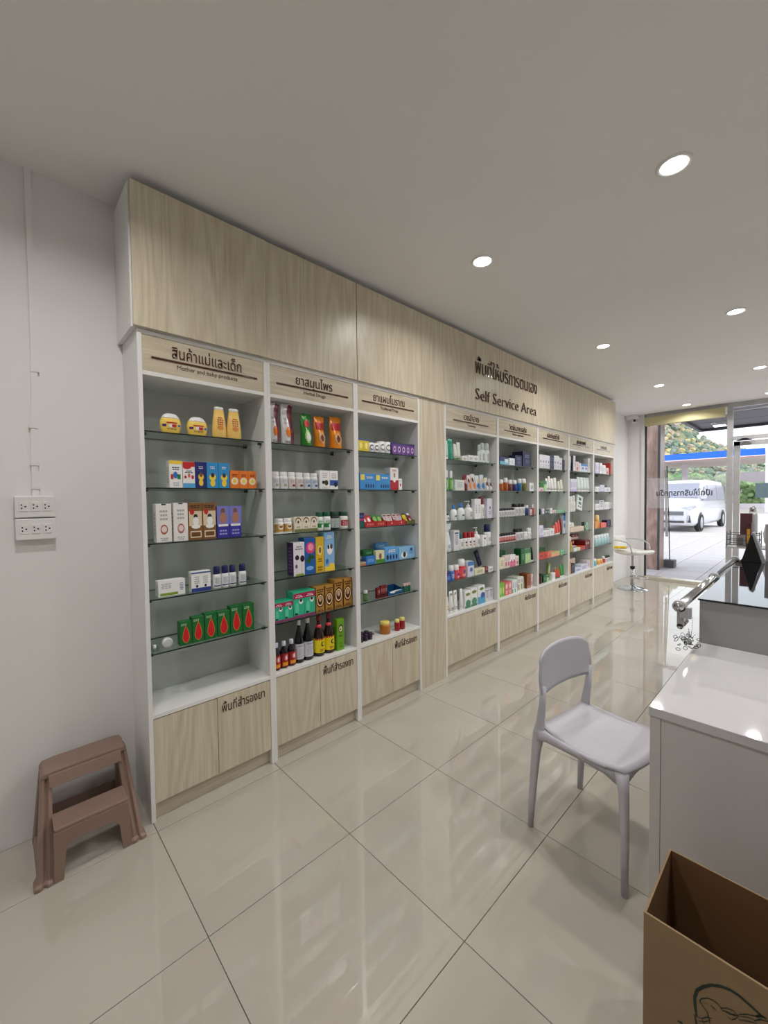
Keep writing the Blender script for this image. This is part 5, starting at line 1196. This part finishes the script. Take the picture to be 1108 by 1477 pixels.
def stb(nm, x, y, z, w, d, h, c, lab, cat='box', lc=None):
    o = tag(empty(nm, (x, y, z)), lab, cat); MB().box(-d / 2, d / 2, -w / 2, w / 2, 0, h, pmat(c)).obj('carton_body', o, None, False, .001)
    if lc: MB().box(-d / 2 - .001, -d / 2 - .0004, -w / 2 * .5, w / 2 * .8, h * .15, h * .75, pmat(lc)).box(-w / 2 * .8, w / 2 * .8, w / 2 + .0004, w / 2 + .001, h * .15, h * .75, pmat(lc)).obj('printed_label', o, None, False)
    return o
stb('grey_packet', 4.99, -1.60, .9956, .06, .05, .105, (126, 122, 120), 'grey patterned packet standing in the wire rack', 'packet', (90, 86, 84))
stb('brown_box', 5.07, -1.625, .9956, .08, .06, .29, (78, 42, 48), 'tall maroon brown box standing in the wire rack', 'box')
stb('dark_box', 4.985, -1.65, .9956, .03, .03, .21, (64, 24, 34), 'narrow dark red box with a yellow label in the rack', 'box', (190, 140, 40))
sb = tag(empty('steel_flask', (5.165, -1.66, .9955)), 'silver steel flask with domed lid behind the maroon box', 'flask')
MB().lathe([(.03, 0), (.032, .01), (.032, .27), (.026, .3)], M_ALU, 18).obj('flask_body', sb); MB().lathe([(.024, .3), (.024, .33), (.012, .35)], M_CHROME, 18).obj('flask_lid', sb)
gb = tag(empty('white_bowl', (5.0, -1.80, .9955)), 'white decorated round pot on the display stand', 'pot')
MB().lathe([(.03, 0), (.055, .05), (.062, .12), (.05, .18), (.04, .2)], pmat(W_), 20).obj('pot_body', gb); MB().lathe([(.058, .1), (.061, .12)], M_DARK, 20).obj('dark_band', gb)

# ---------------------------------------------------------------- bar stool by the window
bs = tag(empty('bar_stool', (7.43, -.10, 0), R(-20)), 'white bar stool with chrome armrests by the shop window', 'stool')
MB().lathe([(.21, 0), (.21, .006), (.16, .02), (.05, .035), (.03, .06)], M_CHROME, 32).obj('base_disc', bs)
MB().lathe([(.028, .05), (.028, .34), (.018, .34), (.018, .57)], M_CHROME, 18).obj('gas_column', bs)
MB().lathe([(.034, .0), (.034, .04)], M_BLACK, 16, (0, 0, .32)).obj('column_collar', bs)
MB().tube([(.12 * math.cos(a) - 0, -.1 + .12 * math.sin(a), .2) for a in [R(q) for q in range(0, 360, 20)]], .008, M_CHROME, 8, True).obj('footrest_ring', bs)
M_SW = noisy('white_leatherette', (226, 226, 220), (230, 230, 225), 5, .3)
rings = []
for t in range(11):
    q = t / 10; y = .19 - .42 * q; hw = .2 - (.02 if t in (0, 10) else 0); th = .02 if t in (0, 10) else .035
    z = .6 - .02 * math.sin(q * math.pi)
    rings.append([(-hw, y, z - th * .2), (-hw * .9, y, z + th * .7), (0, y, z + th * .45), (hw * .9, y, z + th * .7), (hw, y, z - th * .2), (hw * .9, y, z - th), (-hw * .9, y, z - th)])
MB().loft(rings, M_SW).obj('seat', bs)
rings = []
for t in range(7):
    q = t / 6; z = .62 + .2 * q; hw = .17 - .03 * q
    rings.append([(-hw, .2 + .03 * q, z), (0, .225 + .03 * q, z), (hw, .2 + .03 * q, z), (hw, .235 + .03 * q, z), (0, .255 + .03 * q, z), (-hw, .235 + .03 * q, z)])
MB().loft(rings, M_SW).obj('backrest', bs)
for s in (-1, 1):
    MB().tube([(s * .16, .235, .76), (s * .21, .17, .765), (s * .215, .05, .76), (s * .215, -.05, .745), (s * .215, -.11, .70), (s * .21, -.13, .63), (s * .2, -.13, .58)], .010, M_CHROME, 8).obj('armrest', bs)
yc = tag(MB().loft([[(x, -.045 + .01 * math.sin(x * 60), z) for z in (0, .03)] + [(x, .045 + .01 * math.sin(x * 50), z) for z in (.032, 0)] for x in [(-.09 + .03 * i) for i in range(7)]], noisy('yellow_foam', (240, 206, 40), (210, 170, 30), 40, .8)).obj('cleaning_sponge', None, (7.30, .11, .65)), 'yellow sponge pad on the bar stool seat', 'sponge')
yc.rotation_euler = (0, 0, R(-60)); yc.location = (7.27, .045, .64)

# ---------------------------------------------------------------- cardboard box
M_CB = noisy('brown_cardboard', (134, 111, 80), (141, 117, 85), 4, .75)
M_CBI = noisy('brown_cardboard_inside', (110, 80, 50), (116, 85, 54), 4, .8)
cbx = tag(empty('cardboard_box', (1.49, -1.95, 0)), 'open tall brown cardboard box with dark green line drawing, below the desk', 'box')
bx0, bx1, by0, by1, bh = 1.365, 1.62, -2.16, -1.762, .45
def wallp(nm, x0, x1, y0, y1, zt=bh, in_=None):
    mb = MB().box(x0 - 1.49, x1 - 1.49, y0 + 1.95, y1 + 1.95, 0.004, zt, M_CB)
    if in_ is not None: mb.m[in_] = mb.mi(M_CBI)
    return mb.obj(nm, cbx, None, False)
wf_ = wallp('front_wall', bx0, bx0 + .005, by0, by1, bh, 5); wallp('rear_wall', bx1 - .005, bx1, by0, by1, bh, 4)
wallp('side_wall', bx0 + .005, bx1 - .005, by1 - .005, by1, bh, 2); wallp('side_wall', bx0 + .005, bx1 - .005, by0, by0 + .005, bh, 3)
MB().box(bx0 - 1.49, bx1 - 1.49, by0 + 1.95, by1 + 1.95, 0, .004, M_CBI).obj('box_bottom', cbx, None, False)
LOGO = [([(-1.866, 0.286), (-1.863, 0.307), (-1.862, 0.328), (-1.866, 0.348), (-1.877, 0.366), (-1.89, 0.381), (-1.905, 0.392), (-1.922, 0.399), (-1.937, 0.399), (-1.951, 0.395), (-1.963, 0.391), (-1.973, 0.388)], 0.0029), ([(-1.872, 0.322), (-1.871, 0.329), (-1.875, 0.337), (-1.884, 0.346), (-1.893, 0.35), (-1.901, 0.35), (-1.907, 0.345), (-1.917, 0.354), (-1.927, 0.358), (-1.933, 0.356)], 0.0011), ([(-1.872, 0.328), (-1.877, 0.32), (-1.884, 0.315), (-1.887, 0.303), (-1.889, 0.293)], 0.0011), ([(-1.89, 0.335), (-1.895, 0.334), (-1.899, 0.333)], 0.0017), ([(-1.875, 0.33), (-1.884, 0.333), (-1.888, 0.329)], 0.0006), ([(-1.906, 0.345), (-1.91, 0.342), (-1.919, 0.347), (-1.929, 0.349), (-1.937, 0.357)], 0.0011), ([(-1.915, 0.344), (-1.922, 0.345), (-1.929, 0.352), (-1.936, 0.356)], 0.0008), ([(-1.917, 0.336), (-1.925, 0.336), (-1.931, 0.344), (-1.936, 0.354)], 0.001), ([(-1.936, 0.358), (-1.948, 0.37), (-1.96, 0.378), (-1.969, 0.384)], 0.0011), ([(-1.937, 0.355), (-1.948, 0.364), (-1.96, 0.37)], 0.0008), ([(-1.936, 0.347), (-1.95, 0.357), (-1.964, 0.366)], 0.0011), ([(-1.962, 0.378), (-1.969, 0.387), (-1.979, 0.39)], 0.0027), ([(-1.96, 0.367), (-1.969, 0.379), (-1.981, 0.386)], 0.0015), ([(-1.866, 0.287), (-1.875, 0.291), (-1.884, 0.303), (-1.893, 0.308)], 0.0011), ([(-1.869, 0.28), (-1.88, 0.288), (-1.89, 0.301)], 0.001), ([(-1.875, 0.291), (-1.882, 0.277), (-1.884, 0.262)], 0.001), ([(-1.831, 0.243), (-1.838, 0.246), (-1.845, 0.241), (-1.847, 0.225)], 0.0027), ([(-1.898, 0.301), (-1.911, 0.299), (-1.932, 0.314)], 0.0011), ([(-1.862, 0.289), (-1.866, 0.268), (-1.875, 0.253), (-1.894, 0.253), (-1.915, 0.266)], 0.0023)]
mb = MB(); gi = mat('dark_green_ink', (18, 40, 30), .6)
for pts, wd in LOGO:
    v = []; f = []
    for i, (y, z) in enumerate(pts):
        a = pts[max(0, i - 1)]; b = pts[min(len(pts) - 1, i + 1)]; dy, dz = b[0] - a[0], b[1] - a[1]; l = math.hypot(dy, dz) or 1
        k = wd * (.55 if i in (0, len(pts) - 1) else 1)
        for s in (-1, 1): v.append((bx0 - .0006 - 1.49, y + s * -dz / l * k + 1.95, z + s * dy / l * k))
    mb.add(v, [(2 * i, 2 * i + 1, 2 * i + 3, 2 * i + 2) for i in range(len(pts) - 1)], gi)
mb.obj('printed_logo', cbx, None, False)['kind'] = 'stuff'


# ---------------------------------------------------------------- outside
M_PAVE = noisy('pale_paving', (184, 178, 184), (192, 186, 192), 2, .6)
M_ASPH = noisy('pale_asphalt', (186, 180, 178), (198, 193, 190), .8, .9)
gd = tag(empty('ground'), kind='structure')
MB().box(XF + .12, 260, -120, 160, -.3, -.012, M_ASPH).obj('asphalt_yard', gd)
MB().box(XF + .0, XF + .121, YR, YW, -.1, .0, M_GROUT).obj('threshold_bed', gd)
px_ = [XF + .12 + .6 * k for k in range(0, 17)]; py_ = [2.94 - .6 * k for k in range(0, 12)]
for i in range(len(px_) - 1):
    for j in range(len(py_) - 1):
        tile(px_[i], px_[i + 1], py_[j + 1], py_[j], gd, M_PAVE, 'paving_slab', -.001, .006)
MB().box(18.32, 18.5, -60, 60, -.02, .0, mat('kerb_stone', (214, 200, 194), .8)).obj('kerb', gd)
for k in range(3):
    MB().box(19.3, 25.5, -1.05 - 2.9 * k, -.93 - 2.9 * k, -.011, -.006, mat('road_paint', (236, 236, 236), .7)).obj('bay_marking', gd)
# brown cladding pillar and dark plinth outside the window
pl_ = tag(empty('cladding_pillar', (9.75, .25, 0)), 'brown timber-look pillar outside beside the shop window', 'pillar')
pl_['kind'] = 'thing'
box('pillar_shaft', 9.6, 10.0, .035, .6, 0, 3.3, wood('brown_cladding', (176, 146, 134), (120, 92, 84)), pl_, .004)
box('pillar_edge_strip', 9.59, 9.6, .02, .06, 0, 3.3, M_DARK, pl_)
bb = tag(empty('flag_base', (10.12, -.04, 0)), 'dark grey square base block of the banner flag', 'base block'); bb.name = 'banner_flag'
bb['label'] = 'slim banner flag with black pole and grey base outside the window'; bb['category'] = 'flag'
box('base_block', 10.02, 10.24, -.13, .06, 0, .15, mat('grey_rubber', (90, 92, 96), .7), bb)
MB().tube([(0, .0, .15), (.0, .02, 1.0), (-.02, .055, 2.05)], .009, M_BLACK, 8).obj('flag_pole', bb)
MB().prism([(.03, .62), (.075, .62), (.10, 1.95), (.06, 2.0)], -.003, .003, mat('banner_cloth', (200, 206, 206), .8), 'x').obj('banner_cloth', bb)
# awning soffit
aw = tag(empty('entrance_awning', (10.6, -3, 2.93)), 'dark panelled awning over the shop entrance with small lamps', 'awning')
M_SOF = mat('dark_soffit', (52, 50, 62), .5)
for i in range(3):
    box('soffit_panel', 9.0 + i * .98, 9.96 + i * .98, -6, -.27, 2.95, 3.0, M_SOF, aw, .002)
box('awning_edge', 11.94, 12.02, -6, -.2, 2.9, 3.15, mat('dark_edge', (44, 42, 50), .5), aw); box('awning_edge', 9.0, 12.02, -.27, -.2, 2.9, 3.15, mat('dark_edge', (44, 42, 50), .5), aw)
for y in (-.62, -1.9, -3.3): box('awning_lamp', 11.5, 11.72, y - .1, y + .1, 2.938, 2.95, mat('awning_lamp', (255, 255, 250), .5, 0, .5, 3), aw)
# ---- van
M_VAN = mat('white_van_paint', (222, 222, 230), .18, 0, .6); M_VG = mat('van_glass', (150, 156, 178), .08, 0, .7); M_TYRE = mat('tyre', (40, 40, 42), .8)
vn = tag(empty('white_van', (20.0, 2.1, 0), R(-3.2)), 'white passenger van parked outside facing the shop window', 'van')
rings = []
def vring(x, hw, zb, zt, top=.8, belt=None):
    belt = belt if belt else zb + (zt - zb) * .5
    pts = [(hw * .9, zb), (hw, zb + .12), (hw, belt), (hw * (.97 + (top - 1) * .3), belt + (zt - belt) * .5), (hw * top, zt - .06), (hw * top * .8, zt), (0, zt + .02)]
    return [(x, -y, z) for y, z in pts] + [(x, y, z) for y, z in pts[-2::-1]]
for a in ((0, .78, .36, .9, .95), (.05, .86, .28, .98, .95), (.25, .93, .24, 1.08, .95), (.75, .96, .24, 1.2, .95, .95), (1.0, .97, .24, 1.36, .92, 1.1), (1.75, .97, .24, 1.98, .86, 1.15), (2.1, .97, .24, 2.1, .84, 1.15), (3.4, .97, .24, 2.14, .84, 1.15), (5.3, .96, .26, 2.1, .84, 1.15), (5.5, .9, .3, 1.95, .84, 1.1)):
    rings.append(vring(*a))
MB().loft(rings, M_VAN).obj('van_body', vn)
def vq(nm, pts, M, th=.01):
    mb = MB(); mb.add([tuple(p) for p in pts], [tuple(range(len(pts)))], M); o = mb.obj(nm, vn, None, False)
    s = o.modifiers.new('thick', 'SOLIDIFY'); s.thickness = th; s.offset = 0; return o
vq('windshield', [(.97, -.84, 1.36), (.97, .84, 1.36), (1.66, .76, 1.96), (1.66, -.76, 1.96)], M_VG, .03)
for s in (-1, 1):
    vq('side_window', [(1.15, s * .975, 1.24), (2.05, s * .975, 1.22), (2.05, s * .905, 1.86), (1.72, s * .905, 1.82)], M_VG, .02)
    vq('side_window', [(2.15, s * .975, 1.22), (3.6, s * .975, 1.22), (3.6, s * .9, 1.9), (2.15, s * .9, 1.88)], M_VG, .02)
    vq('side_window', [(3.7, s * .975, 1.22), (5.2, s * .97, 1.22), (5.1, s * .9, 1.88), (3.7, s * .9, 1.9)], M_VG, .02)
    MB().box(1.05, 1.2, s * 1.0 - .1, s * 1.0 + .1, 1.3, 1.5, M_VAN).obj('wing_mirror', vn, None, True, .02)
    vq('headlight', [(.02, s * .5, .9), (.02, s * .84, .88), (.3, s * .945, .98), (.2, s * .93, 1.06), (.03, s * .55, .98)], mat('headlight_glass', (190, 194, 204), .1), .02)
    MB().prism([(s * .68, .38), (s * .84, .38), (s * .8, .66), (s * .72, .66)], -.0, .06, M_DARK, 'x').obj('fog_lamp_recess', vn, (.0, 0, 0))
    for x in (.95, 4.85):
        w_ = MB().lathe([(.2, -.05), (.24, -.1), (.33, -.1), (.35, -.06), (.35, .06), (.33, .1), (.24, .1), (.2, .05)], M_TYRE, 24, (0, 0, 0), 1, True, 'y').obj('wheel', vn, (x, s * .9, .345))
        MB().lathe([(.0, -.085), (.06, -.1), (.08, -.07), (.225, -.095), (.23, .0)] if s > 0 else [(.23, 0), (.225, .095), (.08, .07), (.06, .1), (0, .085)], mat('alloy', (200, 202, 208), .3, .6), 20, (0, 0, 0), 1, True, 'y').obj('rim', w_)
        ar = MB().lathe([(.39, 0), (.42, 0), (.42, .01), (.39, .01)], M_DARK, 24, (0, 0, 0), 1, True, 'y').obj('wheel_arch', vn, (x, s * .965 + .005, .36))
MB().box(-.03, .06, -.6, .6, .66, .82, mat('grille', (110, 114, 120), .4)).obj('grille', vn, None, True, .01)
MB().box(-.02, .06, -.62, .62, .36, .44, M_DARK).obj('lower_grille', vn); MB().box(-.05, -.02, -.24, .24, .5, .6, mat('plate', (225, 225, 228), .5)).obj('number_plate', vn)
# ---- filling station canopy
fs = tag(empty('station_canopy', (45, 14, 0)), 'filling station canopy with a bright blue fascia across the yard', 'canopy')
box('blue_fascia', 45, 45.3, .68, 42, 4.66, 5.2, mat('blue_fascia', (20, 110, 225), .4), fs); box('white_band', 44.98, 45.28, .68, 42, 4.58, 4.66, mat('white_band', (235, 230, 240), .5), fs)
box('canopy_roof', 45.3, 57, .68, 42, 4.6, 4.95, mat('canopy_soffit', (206, 196, 190), .7), fs); box('red_line', 44.97, 45.0, .68, 42, 4.55, 4.585, mat('red_line', (200, 90, 110), .5), fs)
for y in (.4, 6.6, 20, 34): box('canopy_column', 50.0, 50.5, y, y + .45, 0, 4.6, mat('column_paint', (206, 196, 206), .6), fs)
box('canopy_end_column', 44.6, 45.4, -.3, .62, 0, 5.9, mat('white_band', (235, 230, 240), .5), fs)
for i, (y, c, lb) in enumerate(((9.8, (226, 120, 70), 'orange fuel pump under the canopy, far end'), (8.15, (60, 110, 190), 'blue fuel pump under the canopy, middle'), (5.6, (220, 130, 110), 'salmon fuel pump under the canopy, near the door'))):
    o = tag(empty('fuel_pump', (50.2, y - .3, 0)), lb, 'fuel pump', 'fuel pumps under the canopy')
    MB().box(-.3, .3, -.5, .5, 0, 1.7, pmat(c)).obj('pump_cabinet', o, None, False); MB().box(-.3, .3, -.5, .5, 1.7, 2.6, pmat((206, 216, 236))).obj('pump_head', o, None, False); MB().box(-.32, -.301, -.35, .35, 1.9, 2.4, pmat((60, 80, 150))).obj('pump_display', o, None, False)
# ---- greenery
def blobs(name, items, cols, lab, cat, kind='stuff'):
    mb = MB(); g = random.Random(5); Ms = [noisy('leaf_mass', c, tuple(min(255, q + 26) for q in c), 1.2, .9, .6) for c in cols]
    for (x, y, z, r, ci) in items:
        n, mm = 9, 6; v = []; f = []
        for j in range(mm + 1):
            for i in range(n):
                a, b = 2 * math.pi * i / n, math.pi * j / mm; q = r * g.uniform(.78, 1.18)
                v.append((x + q * math.sin(b) * math.cos(a), y + q * math.sin(b) * math.sin(a), z + q * .85 * math.cos(b)))
        for j in range(mm):
            for i in range(n): f.append((j * n + i, (j + 1) * n + i, (j + 1) * n + (i + 1) % n, j * n + (i + 1) % n))
        mb.add(v, f, Ms[ci], False)
    o = mb.obj(name); tag(o, lab, cat, None, kind); return o
prof = [(-60, 4), (8, 9), (14, 17.5), (20, 20.5), (24, 22), (28, 24.5), (31, 27), (34, 31), (37, 37), (42, 41), (60, 52), (110, 60), (160, 50)]
def hz(y):
    for (a, b), (c, d) in zip(prof, prof[1:]):
        if a <= y <= c: return b + (d - b) * (y - a) / (c - a)
    return 10
g = random.Random(11)
mb = MB(); ys_ = list(range(-60, 161, 5)); v = []
for y in ys_: v += [(150, y, -.5), (175, y, hz(y) * .55), (205, y, hz(y) - 2), (240, y, hz(y) - 6)]
f = [(4 * i + k, 4 * i + k + 1, 4 * i + k + 5, 4 * i + k + 4) for i in range(len(ys_) - 1) for k in range(3)]
mb.add(v, f, noisy('hillside', (120, 128, 96), (150, 140, 110), .2, .95), True); tag(mb.obj('hill'), kind='structure')
items = []
for k in range(1500):
    y = g.uniform(4, 75); t = g.random(); x = 152 + 56 * t
    zz = (hz(y) * .55 * (x - 150) / 25) if x < 175 else hz(y) * .55 + (hz(y) * .45 - 2) * (x - 175) / 30
    items.append((x, y, zz + .6, g.uniform(.7, 1.5), g.choice([0, 0, 1, 1, 2, 3, 3, 4, 5])))
blobs('hillside_forest', items, [(104, 124, 104), (124, 138, 118), (146, 148, 134), (166, 152, 134), (186, 172, 124), (116, 128, 128)], 'wooded hillside in autumn greens, yellows and browns behind the canopy', 'forest')  # leaf colours paled, distance haze is mixed into them
items = [(78 + g.uniform(-3, 3), y_, g.uniform(.6, 4.2), g.uniform(.6, 1.2), g.choice([0, 1, 2])) for y_ in [(-6 + .12 * k) for k in range(520)]]
blobs('roadside_shrubbery', items, [(96, 128, 84), (126, 150, 106), (150, 166, 130)], 'green shrubs growing along the road behind the filling station', 'shrubs')
items = [(60 + g.uniform(-1, 1), -8 + .05 * k, g.uniform(.5, 2.6), g.uniform(.25, .45), g.choice([0, 1])) for k in range(240)]
blobs('green_hedge', items, [(112, 142, 92), (140, 168, 114)], 'light green hedge seen through the glass door', 'hedge')
tag(box('barrier_rail', 58, 58.3, -30, 30, 0, .5, mat('white_band', (235, 230, 240), .5)), 'low white roadside barrier in front of the hedge', 'barrier')
tag(box('retaining_bank', 66, 66.5, -30, 5.5, 0, 4.2, mat('grey_bank', (176, 166, 172), .9)), 'grey roadside retaining wall above the hedge', 'bank')
for i, (y, x) in enumerate(((4.2, 62), (1.2, 62), (-.6, 62))):
    o = tag(empty('lamp_post', (x, y, 0)), f'thin white post behind the canopy, {ORD[i]} from the van', 'post', 'thin white posts by the road')
    MB().tube([(0, 0, 0), (0, 0, 4.4)], .1, mat('white_band', (235, 230, 240), .5), 8).obj('post_shaft', o); MB().box(-.16, .16, -.16, .16, 0, .3, M_DARK).obj('post_foot', o)
